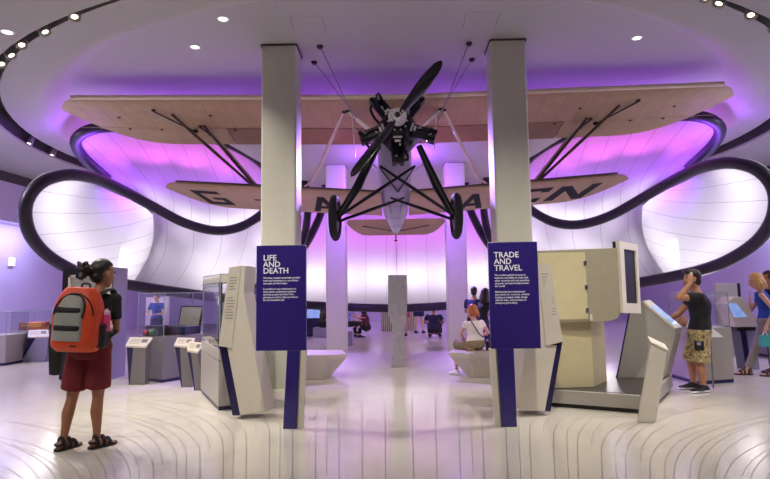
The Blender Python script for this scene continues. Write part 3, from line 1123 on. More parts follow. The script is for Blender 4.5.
# ------------------------------------------------------------------ exhibits
TEXTG = mat('grey_print', '8d877d', .6, var=0)
SCREEN = mat('screen_image', '8fa7d8', .2, var=.35, scale=9, emit='8fb0f0', estr=.5)
SCRD = mat('dark_screen', '171310', .45, var=.1)
WOODA = mat('amber_wood', 'a85a26', .35, var=.25, scale=9, coat=.3)
PALE = mat('lavender_grey_lacquer', '8c86a0', .4, var=.02)
YEL = mat('aged_cream_panel', 'c9be97', .4, var=.03)
BEIGE = mat('beige_grey_lacquer', '9c9580', .4, var=.03)
PLATT = mat('dark_platform_top', '3d3833', .3, var=.08)
EDGE = mat('glass_edge', '8d97a0', .2, var=0)
Z3 = V((0, 0, 1))


def up(p, z):
    return V((p.x, p.y, z))


# --- the two purple introduction signs
def sign(TLp, TRp, BLp, Y, label, head, body, headpx, post, name='information_sign'):
    a, b, c = P(*TLp, Y), P(*TRp, Y), P(*BLp, Y)
    zt, zb = (a.z + b.z) / 2, c.z
    t = thing(name, label, 'sign', V(((a.x + b.x) / 2, Y, 0)))
    MB().box((a.x, Y, zb), (b.x, Y + .05, zt)).build('panel', PURPLE, t, bevel=.004)
    # leaning post of a purple face board and cream layers
    for k, (tx0, tx1, bx0, bx1, m, d0, d1, nm) in enumerate(post):
        T0, T1 = P(tx0, 352, Y + .02), P(tx1, 352, Y + .02)
        B0, B1 = P(bx0, 425, Y + .0), P(bx1, 425, Y + .0)
        bq = [V((B0.x, Y + d0, 0)), V((B1.x, Y + d0, 0)), V((B1.x, Y + d1, 0)), V((B0.x, Y + d1, 0))]
        tq = [V((T0.x, Y + d0, zb + .0)), V((T1.x, Y + d0, zb)), V((T1.x, Y + d1, zb)), V((T0.x, Y + d1, zb))]
        MB().prism2(bq, tq).build(nm, m, t, bevel=.002)
    RX = Matrix.Rotation(PI / 2, 4, 'X')
    h = P(*headpx, Y)
    text_part(head, .083, Matrix.Translation((h.x, Y - .0012, h.z)) @ RX, WHITE, t, 'heading_lettering', .82, .001)
    y_ = h.z - .083 * .82 * 2 - .055
    for para in body:
        text_part(para, .0255, Matrix.Translation((h.x + .002, Y - .0012, y_)) @ RX, WHITE, t, 'body_lettering', 1.12, .0004)
        y_ -= .0255 * 1.12 * (para.count('\n') + 1) + .03
    return t


sign((256.5, 246), (306, 244.5), (257, 351), 5.85, 'purple information sign on a leaning post headed LIFE AND DEATH', 'LIFE\nAND\nDEATH',
     ['We have created remarkable medical\ntools and techniques to cure illness,\nsave pain and live longer.',
      'In parallel we use mathematics to\nspot trends, understand statistics\nand help people lead their lives,\nplanning as well as make provisions\nfor the inevitable end.'],
     (263.2, 260.6), [(287.5, 299.5, 283, 296, PURPLE, .0, .05, 'post_face'), (299.7, 301.2, 296.2, 297.6, GREYD, .01, .07, 'post_gap'), (301.4, 306, 297.8, 302.5, CREAM, .0, .09, 'post_side')])
sign((488, 243), (537, 240.8), (488, 349), 5.85, 'purple information sign on a leaning post headed TRADE AND TRAVEL', 'TRADE\nAND\nTRAVEL',
     ['The modern global economy is\nbased on our ability to trade with\nother countries and vast quantities\nof goods, and travel easily around\nthe world.',
      'Mathematics has underpinned\nthis activity for centuries, whether\nhelping us navigate safely, design\nefficient ships, communicate or\ntransport goods fairly.'],
     (493.8, 257.6), [(497, 513.5, 502.5, 517, PURPLE, .0, .05, 'post_face'), (495.3, 496.8, 500.8, 502.3, GREYD, .01, .07, 'post_gap'), (489.5, 495.1, 495.4, 500.6, CREAM, .0, .09, 'post_side')])


# --- cream faceted label monoliths
def monolith(label, text, main, dark, Y, s):
    t = thing('label_monolith', label, 'sign', up(P(main[-1][0], 412, Y), 0))
    q = [P(x, y, Y - dy) for x, y, dy in text]
    mb = MB().prism(q, V((0, .12, 0)))
    # lines of small print on the slanted text face
    TL, TR, BR, BL = q
    for k in range(15):
        f = .14 + k * .036
        if k in (5, 6):
            continue
        a, b = TL.lerp(BL, f), TR.lerp(BR, f)
        p0, p1 = a.lerp(b, .18), a.lerp(b, .82 - .2 * (k % 4 == 3))
        o = V((0, -.002, 0))
        dz = V((0, 0, .0045))
        mb.add([p0 + o - dz, p1 + o - dz, p1 + o + dz, p0 + o + dz], [(0, 1, 2, 3)], 1)
    mb.build('text_face', [CREAM, TEXTG], t)
    MB().prism([P(x, y, Y) for x, y in main], V((s * .05, .28, 0))).build('body', CREAM, t, bevel=.004)
    MB().prism([P(x, y, Y + .015) for x, y in dark], V((s * .05, .25, 0))).build('kick_board', PURPLED, t)
    return t


monolith('tall cream faceted label stand left of the LIFE AND DEATH sign', ((229, 267.5, .06), (241, 265.5, .02), (231.5, 348, .02), (218.5, 346, .06)),
         [(241, 265.5), (245.5, 266), (243.5, 292), (265.5, 411.5), (240, 415), (227, 347), (231, 347.5)], [(219, 346), (228, 347), (241, 415.5), (232.5, 415.5)], 6.3, 1)
monolith('tall cream faceted label stand right of the TRADE AND TRAVEL sign', ((538, 262.5, .02), (550, 263.5, .06), (563, 341.5, .06), (546, 346, .02)),
         [(538, 262.5), (548, 345), (557, 345), (545, 411), (517, 408.5), (528, 330), (536, 300)], [(555, 344), (562.5, 341.5), (550.5, 411.5), (544, 411)], 6.32, -1)


# --- glass showcases
def showcase(label, base, ztop, zglass, m, seam=None, name='glass_showcase', canopy_h=0., group=None):
    """base: floor corners (near corner first, anticlockwise or clockwise)"""
    c = sum(base, V((0, 0, 0))) / len(base)
    t = thing(name, label, 'showcase', V((c.x, c.y, 0)), group)
    k = [up(c.lerp(p, .97), 0) for p in base]
    MB().prism(k, (0, 0, .05)).build('plinth_foot', PURPLED, t)
    mb = MB()
    if seam:
        mb.prism2([up(p, .05) for p in base], [up(p, seam - .004) for p in base])
        MB().prism2([up(p, seam + .004) for p in base], [up(p, ztop) for p in base]).build('plinth_drawer', m, t, bevel=.004)
    else:
        mb.prism2([up(p, .05) for p in base], [up(p, ztop) for p in base])
    mb.build('plinth', m, t, bevel=.004)
    g = [c.lerp(p, .96) for p in base]
    n = len(g)
    for i in range(n):
        a, b = g[i], g[(i + 1) % n]
        d = (b - a).normalized()
        nn = V((-d.y, d.x, 0)) * .004
        MB().prism2([up(a - nn, ztop), up(b - nn, ztop), up(b + nn, ztop), up(a + nn, ztop)],
                    [up(a - nn, zglass), up(b - nn, zglass), up(b + nn, zglass), up(a + nn, zglass)]).build('glass_pane', GLASS, t)
        MB().tube([up(a, ztop), up(a, zglass)], .006, 6).build('glass_corner', EDGE, t)
    mb = MB()
    mb.tube([up(p, zglass) for p in g], .006, 6, closed=True)
    mb.build('glass_edge', EDGE, t)
    if canopy_h:
        MB().prism2([up(c.lerp(p, 1.0), zglass - canopy_h) for p in g], [up(c.lerp(p, 1.0), zglass) for p in g]).build('canopy', CREAM, t, bevel=.003)
        for i in (0, 1):
            MB().tube([up(c.lerp(g[i], .97), ztop), up(c.lerp(g[i], .97), zglass - canopy_h)], .022, 8).build('post', BLACK, t)
    return t


def label_stand(label, plate, base, Yb, mbody=CREAM, side=-1, group=None, near=.12, far=.1):
    """plate: picture corners TL TR BR BL; base: picture x of left and right foot"""
    TL, TR = P(*plate[0], Yb + far), P(*plate[1], Yb + far)
    BR, BL = P(*plate[2], Yb - near), P(*plate[3], Yb - near)
    fl, fr = P(base[0], 350, Yb), P(base[1], 350, Yb)
    t = thing('label_stand', label, 'sign', V(((fl.x + fr.x) / 2, Yb, 0)), group)
    q = [TL, TR, BR, BL]
    nrm = (TR - TL).cross(BL - TL).normalized()
    if nrm.z < 0:
        nrm = -nrm
    mb = MB().prism2([p - nrm * .03 for p in q], q)
    for k in range(4):
        f = .25 + .15 * k
        a, b = TL.lerp(BL, f), TR.lerp(BR, f)
        p0, p1 = a.lerp(b, .1), a.lerp(b, .55)
        v = (BL - TL).normalized() * .006
        mb.add([p + nrm * .001 for p in (p0 - v, p1 - v, p1 + v, p0 + v)], [(0, 1, 2, 3)], 1)
    a, b, c, d = TL.lerp(TR, .62).lerp(BL.lerp(BR, .62), .2), TL.lerp(TR, .9).lerp(BL.lerp(BR, .9), .2), TL.lerp(TR, .9).lerp(BL.lerp(BR, .9), .6), TL.lerp(TR, .62).lerp(BL.lerp(BR, .62), .6)
    mb.add([p + nrm * .001 for p in (a, b, c, d)], [(0, 1, 2, 3)], 2)
    mb.build('label_plate', [CREAM, TEXTG, GREYD], t)
    q2 = [p - nrm * .031 for p in (BL.lerp(BR, .36), BR.lerp(BL, .04), TR.lerp(TL, .04), TL.lerp(TR, .36))]
    q3 = [p - nrm * .031 for p in (BL.lerp(BR, .05), BL.lerp(BR, .355), TL.lerp(TR, .355), TL.lerp(TR, .05))]
    bq = [V((fl.x, Yb - .05, 0)), V((fr.x, Yb - .05, 0)), V((fr.x, Yb + .08, 0)), V((fl.x, Yb + .08, 0))]
    MB().prism2(bq, q2).build('stem', mbody, t, bevel=.003)
    w = .012
    if side < 0:
        MB().prism2([bq[0] + V((-w, 0, 0)), bq[0] + V((-.001, 0, 0)), bq[3] + V((-.001, 0, 0)), bq[3] + V((-w, 0, 0))], q3).build('side_board', PURPLED, t)
    return t


# near left showcase
c0 = F(218, 411)
dl, dr = V((-.46, .89, 0)), V((.89, .46, 0))
base = [c0, c0 + dr * .6, c0 + dr * .6 + dl * 1.42, c0 + dl * 1.42]
showcase('tall glass showcase on a grey plinth directly behind the cream label monolith on the left', base, .72, 1.62, GREY, seam=.58, canopy_h=.1)
cc = c0 + dl * 1.0 + dr * .25
t = thing('measuring_instrument', 'dark instrument with a curved pale arc and small lit dial inside the tall left showcase', 'instrument', up(cc, .72))
mb = MB().box((-.14, -.25, 0), (.14, .25, .06), M=Matrix.Translation(up(cc, .72))).build('base', BLACK, t, bevel=.005)
mb = MB().tube(crom([up(cc, .79) + V((.1, -.22, 0)), up(cc, .95) + V((.12, -.05, 0)), up(cc, .93) + V((.1, .15, 0)), up(cc, .79) + V((.08, .24, 0))], 20), .013, 8).build('arc', CREAM, t, smooth=60)
MB().tube([up(cc, .78), up(cc, 1.02)], .02, 10).ell(up(cc, 1.05) + V((-.02, -.05, 0)), (.04, .04, .05)).build('dial', STEEL, t, smooth=60)
cd = c0 + dl * .45 + dr * .3
t = thing('book', 'small open white booklet lying inside the tall left showcase', 'book', up(cd, .722))
MB().prism2([up(cd, .722) + V((-.1, -.06, 0)), up(cd, .722) + V((.1, -.04, 0)), up(cd, .722) + V((.08, .09, 0)), up(cd, .722) + V((-.1, .07, 0))],
            [up(cd, .76) + V((-.1, -.06, 0)), up(cd, .74) + V((.1, -.04, 0)), up(cd, .76) + V((.08, .09, .02)), up(cd, .78) + V((-.1, .07, .02))]).build('pages', WHITE, t)
label_stand('small slanted label stand at the left end of the tall showcase, nearer the column', ((189, 341), (203.5, 343), (198, 352), (187, 350)), (197, 205), 8.2, GREYD)
label_stand('small slanted label stand between the two left showcases, left of its twin', ((177.5, 337.5), (195, 338), (190, 346.5), (174, 345)), (184, 194.5), 8.5, GREYD)

# second left showcase
c0 = F(162, 383)
dl, dr = V((-.86, .5, 0)), V((.5, .86, 0))
base = [c0, c0 + dr * 1.15, c0 + dr * 1.15 + dl * .68, c0 + dl * .68]
showcase('low glass showcase on a grey plinth between the lavender cabinet and the tall showcase', base, .71, 1.40, GREYD)
q = c0 + dr * .55 + dl * .25
M = Matrix.Translation(up(q, .712)) @ Matrix.Rotation(math.radians(-18), 4, 'Z')
t = thing('cased_machine', 'open machine case with a grey tilted lid inside the low left showcase', 'machine', up(q, .712))
MB().box((-.24, -.2, 0), (.24, .2, .13), M=M).build('case', mat('navy_case', '141a33', .4), t, bevel=.006)
ML = M @ Matrix.Translation((.02, .16, .14)) @ Matrix.Rotation(math.radians(-14), 4, 'X')
MB().box((-.22, 0, 0), (.22, .03, .32), M=ML).build('lid', mat('lid_grey', '8f8b80', .45), t, bevel=.01)
mb = MB()
for (a, b) in (((-.225, -.005, -.005), (-.205, .035, .33)), ((.205, -.005, -.005), (.225, .035, .33)), ((-.225, -.005, .31), (.225, .035, .33))):
    mb.box(a, b, M=ML)
mb.build('lid_frame', BLACK, t)
mb = MB()
for k in range(8):
    mb.lathe([(0, 0), (.018, 0), (.018, .02), (0, .02)], 10, M @ Matrix.Translation((-.18 + .05 * k, -.12, .13)))
mb.build('keys', STEEL, t)
q = c0 + dr * .2 + dl * .42
M = Matrix.Translation(up(q, .712)) @ Matrix.Rotation(math.radians(-25), 4, 'Z')
t = thing('wheel_model', 'small black box with red and green drums inside the low left showcase', 'model', up(q, .712))
MB().box((-.16, -.1, 0), (.16, .1, .16), M=M).build('box', BLACK, t, bevel=.006)
MB().lathe([(0, -.05), (.05, -.05), (.05, .05), (0, .05)], 16, M @ Matrix.Translation((-.06, -.15, .05)) @ Matrix.Rotation(PI / 2, 4, 'Y')).build('red_drum', mat('red_paint', '8a2a25', .4), t, smooth=40)
MB().lathe([(0, -.05), (.06, -.05), (.06, .05), (0, .05)], 16, M @ Matrix.Translation((.1, -.16, .06)) @ Matrix.Rotation(PI / 2, 4, 'Y')).build('green_drum', mat('green_paint', '3d5a3d', .4), t, smooth=40)
label_stand('small slanted label stand right beside the lavender cabinet, leftmost before the low showcase', ((130, 337), (152.5, 337.5), (146, 346.5), (125.5, 345.5)), (132, 147), 8.75, GREYD)

# lavender cabinet with framed picture
pz = P(63, 267, 9.2)
x0, x1 = pz.x, P(113, 267, 9.2).x
t = thing('display_cabinet', 'tall lavender cabinet with a dark front holding a framed picture behind the woman', 'cabinet', V(((x0 + x1) / 2, 9.45, 0)))
MB().box((x0, 9.22, 0), (x1, 9.72, 1.84)).build('body', PALE, t, bevel=.004)
MB().box((x0, 9.2, .02), (x1 - .0, 9.22, 1.84)).build('front_board', mat('black_purple_board', '1b1822', .4, var=.03), t)
fa, fb = P(69, 275, 9.18), P(111, 305, 9.18)
mb = MB()
for (a, b) in (((fa.x, 9.16, fb.z), (fa.x + .04, 9.2, fa.z)), ((fb.x - .04, 9.16, fb.z), (fb.x, 9.2, fa.z)), ((fa.x, 9.16, fa.z - .04), (fb.x, 9.2, fa.z)), ((fa.x, 9.16, fb.z), (fb.x, 9.2, fb.z + .04))):
    mb.box(a, b)
fr = mb.build('picture_frame', CREAM, t)
MB().box((fa.x + .03, 9.185, fb.z + .03), (fb.x - .03, 9.199, fa.z - .03)).build('picture', mat('grey_picture', '9a9690', .6, var=.4, scale=6), t)

# far left showcases
Yf = 12.1
xa, xb = P(9, 340, Yf).x, P(60, 340, Yf).x
showcase('far left low glass showcase holding an amber wooden instrument', [V((xa, Yf, 0)), V((xb, Yf, 0)), V((xb, Yf + .8, 0)), V((xa, Yf + .8, 0))], .62, 1.05, GREY)
ia, ib = P(22, 319.5, Yf + .3), P(48, 327, Yf + .3)
t = thing('wooden_instrument', 'amber wooden box instrument glowing under a lamp in the far left showcase', 'instrument', V(((ia.x + ib.x) / 2, Yf + .3, .622)))
MB().box((ia.x, Yf + .2, .622), (ib.x, Yf + .5, .80)).build('case', WOODA, t, bevel=.01)
MB().box((ia.x - .02, Yf + .18, .622), (ib.x + .02, Yf + .52, .645)).build('base', mat('dark_wood', '4a2413', .4), t)
MB().box((ia.x + .05, Yf + .192, .7), (ib.x - .08, Yf + .2, .77)).build('dial_panel', mat('brass_panel', 'd39a4a', .3, .6), t)
spot('case_lamp', (ia.x + .3, Yf + .1, 1.02), (ia.x + .3, Yf + .35, .65), 6, (1, .8, .55), 90, .6, .02)
label_stand('slanted white label stand before the amber wooden instrument at far left', ((29, 330), (48, 329.5), (49, 336.5), (27.5, 337)), (23, 47), 11.8, PALE)
Yg = 11.2
xa, xb = P(-40, 340, Yg).x, P(6, 340, Yg).x
showcase('glass showcase cut off by the left edge of the picture', [V((xa, Yg, 0)), V((xb, Yg, 0)), V((xb, Yg + .7, 0)), V((xa, Yg + .7, 0))], .6, 1.05, GREY)
lp = P(11, 262, 13)
t = thing('wall_lamp', 'small square white lamp glowing on the left wall', 'lamp', V((-XW, PZ(11, 262, lp.z).y, 2.0)))
d_ = ray(11, 262)
k_ = (-XW + .02) / d_.x
wp = V((0, 0, CAMZ)) + d_ * k_
ORG[t] = wp.copy()
t.location = wp
MB().box((wp.x - .02, wp.y - .13, wp.z - .13), (wp.x + .03, wp.y + .13, wp.z + .13)).build('housing', WHITE, t, bevel=.02)
MB().box((wp.x + .03, wp.y - .1, wp.z - .1), (wp.x + .04, wp.y + .1, wp.z + .1)).build('lens', LAMPM, t)

# benches round the column feet
BENCH = mat('bench_solid_surface', 'bdb5a6', .35, var=.03)
for s, lb in ((-1, 'low faceted cream bench left of the central aisle, nobody on it'), (1, 'low faceted cream bench right of the central aisle with a seated woman')):
    t_ = [(.80, 8.98), (1.1, 8.86), (2.2, 8.86), (2.35, 9.2), (2.1, 9.66), (.95, 9.62)]
    m_ = [(.82, 9.0), (1.12, 8.88), (2.2, 8.88), (2.33, 9.2), (2.1, 9.64), (.97, 9.6)]
    b_ = [(1.12, 9.12), (1.22, 9.02), (2.05, 9.02), (2.12, 9.22), (2.0, 9.5), (1.2, 9.48)]
    mb = MB().loft([[V((s * x, y, 0)) for x, y in b_], [V((s * x, y, .33)) for x, y in m_], [V((s * x, y, .40)) for x, y in t_]], True)
    o = mb.build('bench', BENCH, None, origin=(s * 1.6, 9.2, 0), bevel=.008)
    tag(o, lb, 'bench')

# twisted panel in the centre of the aisle
Yc = 10.3
t = [(388, 407, 275), (388, 407, 300), (388.3, 407, 315), (391.5, 406, 324), (393.3, 404.4, 333), (393, 405, 345), (391, 407, 366.5)]
rings = []
for k, (xl, xr, y) in enumerate(t):
    a, b = P(xl, y, Yc), P(xr, y, Yc)
    z = max(0, a.z) if k < 6 else 0
    tw = .03 * k / 6
    rings.append([V((a.x, Yc - tw, z)), V((b.x, Yc + tw, z)), V((b.x, Yc + tw + .05, z)), V((a.x, Yc - tw + .05, z))])
mb = MB().loft(rings[::-1], True)
panel_m = mat('grey_mottled_panel', 'a5a1a0', .35, .3, var=.12, scale=14)
tag(mb.build('display_board', panel_m, None, origin=(0, Yc, 0), bevel=.004), 'narrow waisted grey panel standing alone on the central aisle', 'panel')

# right: large machine cabinet on a low platform
B, C_ = F(650, 415), F(673, 391)
dirf = V((.885, -.466, 0))
Aa = F(550, 407) - dirf * .38
D_ = Aa + (C_ - B)
t = thing('exhibit_platform', 'low grey platform with a dark top under the big beige cabinet', 'platform', up((Aa + C_) / 2, 0))
pl = [Aa, B, C_, D_]
cen = (Aa + B + C_ + D_) / 4
MB().prism2([cen.lerp(p, .95) for p in pl], [up(cen.lerp(p, .95), .05) for p in pl]).build('plinth_foot', BLACK, t)
MB().prism2([up(p, .05) for p in pl], [up(p, .2) for p in pl]).build('deck', GREY, t, bevel=.004)
ins = [cen.lerp(p, .93) for p in pl]
MB().prism2([up(p, .2) for p in ins], [up(p, .205) for p in ins]).build('deck_top', PLATT, t)
zp = .206
p1, p2, p3 = PZ(545, 388.5, zp), PZ(594, 387, zp), PZ(607, 381, zp)
p4 = p1 + (p3 - p2)
Yq = 6.72
zb, zt = P(580, 322, Yq).z, P(580, 250, Yq).z
xl, xr = P(537, 300, Yq).x, P(620, 300, Yq).x
t = thing('machine_cabinet', 'big beige cabinet on a tapered pedestal with a dark framed window at its right end', 'cabinet', up((p1 + p3) / 2, zp))
mb = MB()
bq = [p1, p2, p3, p4]
tq = [up(p1, zb) + V((0, 0, 0)), up(p2, zb), up(p3, zb), up(p4, zb)]
mb.prism2(bq, tq)
mb.build('pedestal', YEL, t, bevel=.004)
r_ = .1
poly = [V((xl, Yq, zb)), V((xr - .16, Yq, zb)), V((xr - .05, Yq, zb + .03)), V((xr, Yq, zb + .1)), V((xr, Yq, zt + .02)), V((xl, Yq, zt))]
MB().prism(poly, (0, .52, 0)).build('housing', BEIGE, t, bevel=.006)
xd = P(587, 300, Yq).x
MB().box((xl + .03, Yq - .012, zb + .03), (xd, Yq - .0005, zt - .03)).build('door', YEL, t, bevel=.003)
for y in (263, 287, 310):
    h = P(585, y, Yq)
    MB().box((xd - .025, Yq - .03, h.z - .025), (xd + .005, Yq - .012, h.z + .025)).build('hinge', STEEL, t)
h = P(590.5, 319, Yq)
MB().box((h.x - .015, Yq - .03, h.z - .02), (h.x + .015, Yq - .0005, h.z + .05)).build('catch', CREAM, t, bevel=.003)
ga, gb = 6.70, 6.98
q = [P(619.5, 241, ga), P(637.5, 244.5, gb), P(638, 313.5, gb), P(621.5, 313, ga)]
q[3].x, q[2].x = q[0].x, q[1].x
nn = V((q[1].y - q[0].y, -(q[1].x - q[0].x), 0)).normalized()
mb = MB()


def inq(u, v):
    return q[0].lerp(q[1], u).lerp(q[3].lerp(q[2], u), v)


for (u0, u1, v0, v1) in ((0, .22, 0, 1), (.88, 1, 0, 1), (.22, .88, 0, .1), (.22, .88, .86, 1)):
    mb.prism([inq(u0, v0), inq(u1, v0), inq(u1, v1), inq(u0, v1)], nn * -.05)
mb.build('window_frame', CREAM, t)
MB().prism([inq(.2, .08) - nn * .02, inq(.9, .08) - nn * .02, inq(.9, .88) - nn * .02, inq(.2, .88) - nn * .02], nn * -.025).build('dark_window', SCRD, t)
MB().prism([inq(0, 0) - nn * .051, inq(1, 0) - nn * .051, inq(1, 1) - nn * .051, inq(0, 1) - nn * .051], nn * -.04).build('window_back', BLACK, t)

# touchscreen kiosk on the platform
kq = [PZ(617.5, 378, zp), PZ(668, 379, zp)]
Yk = kq[0].y
prof_ = [P(617.5, 378, Yk), P(665, 380, Yk), P(675.5, 333, Yk), P(674.5, 329, Yk), P(642, 302, Yk), P(632, 302, Yk)]
prof_[0].z = prof_[1].z = zp
ev = V((.2, .25, 0))
t = thing('touchscreen_kiosk', 'grey wedge kiosk with a sloping touchscreen that the man in black is touching', 'kiosk', prof_[0])
MB().prism(prof_, ev).build('body', GREY, t, bevel=.004)
a, b = prof_[4], prof_[3]
n_ = V((-(b.z - a.z), 0, b.x - a.x)).normalized()
if n_.z < 0:
    n_ = -n_
def onslope(u, w):
    return a.lerp(b, u) + ev * w
MB().prism([onslope(.0, -.04), onslope(1.02, -.04), onslope(1.02, 1.04), onslope(0, 1.04)], n_ * .025).build('sloping_top', CREAM, t)
MB().prism([onslope(.2, .08) + n_ * .026, onslope(.9, .08) + n_ * .026, onslope(.9, .92) + n_ * .026, onslope(.2, .92) + n_ * .026], n_ * .004).build('touchscreen', SCREEN, t)
MB().prism([prof_[0] + V((-.02, -.001, 0)), prof_[0] + V((.0, -.001, 0)), prof_[5] + V((.0, -.001, 0)), prof_[5] + V((-.02, -.001, 0))], ev).build('side_board', PURPLED, t)

# leaning label at the platform corner
Yl = 5.98
q = [P(637, 408, Yl), P(655.5, 411, Yl), P(667, 352, Yl), P(651, 343.5, Yl)]
q[0].z = q[1].z = .0
t = thing('label_stand', 'leaning cream label stand at the near corner of the platform', 'sign', q[0])
MB().prism(q, (.02, .07, 0)).build('stem', CREAM, t, bevel=.004)
tp = [q[3] + V((-.005, -.01, .0)), q[2] + V((.012, -.01, -.0)), q[2] + V((.04, .12, .05)), q[3] + V((.02, .12, .05))]
MB().prism2([p + V((0, 0, .002)) for p in tp], [p + V((0, 0, .02)) for p in tp]).build('label_plate', CREAM, t)

# right showcase behind the man
c0, c1, c2 = F(697, 385), F(735, 382.5), F(671, 377)
base = [c0, c1, c1 + (c2 - c0), c2]
tR = showcase('low glass showcase on a grey plinth behind the man in black', base, .79, 1.29, GREY)
q = c2.lerp(c0, .45) + V((.12, .15, 0))
t = thing('figurine', 'small amber seated figure in the showcase behind the man', 'figurine', up(q, .791))
MB().lathe([(0, 0), (.08, 0), (.085, .06), (.055, .15), (.035, .19), (0, .2)], 18, Matrix.Translation(up(q, .8))).ell(up(q, 1.035), (.05, .052, .065)).build('body', mat('terracotta', 'b5713f', .5, var=.15), t, smooth=60, remesh=.01)
MB().lathe([(0, 0), (.11, 0), (.11, .01), (0, .01)], 20, Matrix.Translation(up(q, .791))).build('base', BLACK, t)
q = c2.lerp(c0, .8) + V((.14, .13, 0))
t = thing('paper_cone', 'folded white paper model in the showcase behind the man', 'model', up(q, .791))
MB().lathe([(.1, 0), (.02, .18), (0, .18)], 4, Matrix.Translation(up(q, .791))).build('sheet', WHITE, t)
q = c1 + V((-.22, .3, 0))
t = thing('hooked_gauge', 'thin black hooked gauge in the right end of the showcase behind the man', 'instrument', up(q, .791))
MB().tube(crom([up(q, .8), up(q, 1.1), up(q, 1.22) + V((-.02, 0, 0)), up(q, 1.22) + V((-.08, 0, 0)), up(q, 1.17) + V((-.1, 0, 0))], 24), .012, 8).build('hook', BLACK, t, smooth=60)
MB().box((q.x - .08, q.y - .06, .791), (q.x + .08, q.y + .06, .81)).build('base', BLACK, t)
q = F(716, 388)
t = thing('label_stand', 'small white triangular label standing before the showcase behind the man', 'sign', q)
zt_, zb_ = P(714, 328, q.y).z, P(714, 337, q.y).z
MB().prism([V((q.x - .12, q.y - .05, zb_)), V((q.x + .12, q.y - .05, zb_)), V((q.x - .04, q.y - .05, zt_ + .02))], (0, .04, 0)).build('label_plate', WHITE, t)
MB().box((q.x - .05, q.y - .02, 0), (q.x - .035, q.y - .005, zb_)).build('stem', GREYD, t)

# right kiosk with a screen
Yk = 9.5
top = [P(726.5, 303.5, Yk), P(734.5, 296.5, Yk + .25), P(742, 297, Yk + .25), P(757.5, 320.5, Yk), P(757.5, 326.5, Yk), P(735.5, 327, Yk)]
t = thing('screen_kiosk', 'cream wedge kiosk with a blue screen in front of the woman in blue', 'kiosk', V((top[0].x + .3, Yk, 0)))
prof_ = [P(735.5, 327, Yk), P(757.5, 326.8, Yk), P(757.5, 320.5, Yk), P(742, 297, Yk), P(734, 297, Yk), P(726.5, 304, Yk)]
MB().prism(prof_, (.03, .4, 0)).build('wedge_top', CREAM, t, bevel=.004)
sq = [P(728, 303.3, Yk - .006), P(736, 303.5, Yk - .006), P(747.5, 317, Yk - .006), P(734, 317.7, Yk - .006)]
MB().prism(sq, (0, .005, 0)).build('screen', SCREEN, t)
MB().prism([P(737, 327.5, Yk), P(756, 327, Yk), P(756, 330.5, Yk), P(737, 331, Yk)], (.02, .38, 0)).build('under_board', BLACK, t)
lq = [P(741, 330, Yk + .02), P(746, 330, Yk + .02)]
MB().prism2([V((lq[0].x + .06, Yk + .05, 0)), V((lq[1].x + .07, Yk + .05, 0)), V((lq[1].x + .07, Yk + .3, 0)), V((lq[0].x + .06, Yk + .3, 0))],
            [V((lq[0].x, Yk + .05, lq[0].z)), V((lq[1].x, Yk + .05, lq[0].z)), V((lq[1].x, Yk + .3, lq[0].z)), V((lq[0].x, Yk + .3, lq[0].z))]).build('leg', PURPLED, t)
MB().prism2([V((lq[1].x + .08, Yk + .06, 0)), V((lq[1].x + .2, Yk + .06, 0)), V((lq[1].x + .2, Yk + .3, 0)), V((lq[1].x + .08, Yk + .3, 0))],
            [V((lq[1].x + .02, Yk + .06, lq[0].z)), V((lq[1].x + .19, Yk + .06, lq[0].z)), V((lq[1].x + .19, Yk + .3, lq[0].z)), V((lq[1].x + .02, Yk + .3, lq[0].z))]).build('leg', PALE, t)
Yb = 11.4
a, b = P(716, 283.5, Yb), P(740, 282.5, Yb)
t = thing('display_board', 'grey upright panel with a black right edge behind the right kiosk', 'panel', V(((a.x + b.x) / 2, Yb, 0)))
MB().box((a.x, Yb, 0), (b.x - .06, Yb + .12, a.z)).build('board', GREY, t, bevel=.004)
MB().box((b.x - .059, Yb, 0), (b.x, Yb + .12, a.z)).build('edge', BLACK, t)
Ys = 10.8
xa, xb = P(743, 300, Ys).x + .6, P(800, 300, Ys).x
showcase('glass showcase behind the woman in blue at the right edge', [V((xa, Ys, 0)), V((xb, Ys, 0)), V((xb, Ys + .8, 0)), V((xa, Ys + .8, 0))], .6, 1.25, PALE)

# things under the far rim
bx = P(349, 340, 14.6)
tag(MB().box((bx.x - .35, 14.4, 0), (bx.x + .1, 14.9, .36)).build('bench', PALE, None, origin=(bx.x, 14.6, 0), bevel=.01), 'small lavender block seat right of the back left column', 'bench')
for k, (pa, pb, ya, yb, Y, lb, m) in enumerate(((307, 320, 307, 318, 17.5, 'small pale blue screen glowing left of the back left column', SCREEN),)):
    a, b = P(pa, ya, Y), P(pb, yb, Y)
    t = thing('wall_screen', lb, 'screen', V(((a.x + b.x) / 2, Y, 0)))
    MB().box((a.x, Y, b.z), (b.x, Y + .03, a.z)).build('screen', m, t)
    MB().box((a.x - .06, Y + .03, 0), (b.x + .1, Y + .15, a.z + .04)).build('stand', PURPLED, t)
for (pa, pb, ya, Y, lb) in ((381, 393, 312, 19.0, 'low pale green slatted stand far back behind the waisted panel'), (405, 415, 312, 19.4, 'low pale green slatted stand with a dark front far back, right of the waisted panel')):
    a, b = P(pa, ya, Y), P(pb, ya, Y)
    t = thing('slatted_stand', lb, 'stand', V(((a.x + b.x) / 2, Y, 0)))
    n_s = 6
    for k in range(n_s):
        x = a.x + (b.x - a.x) * (k + .5) / n_s
        MB().box((x - .02, Y, .0), (x + .02, Y + .04, a.z)).build('slat', mat('pale_green', 'b9c09a', .5), t)
    MB().box((a.x, Y + .05, .02), (b.x, Y + .3, a.z + .03)).build('body', mat('dark_olive', '34352c', .5), t)
Yw = 14.0
a, b = P(146, 298, Yw), P(168, 330, Yw)
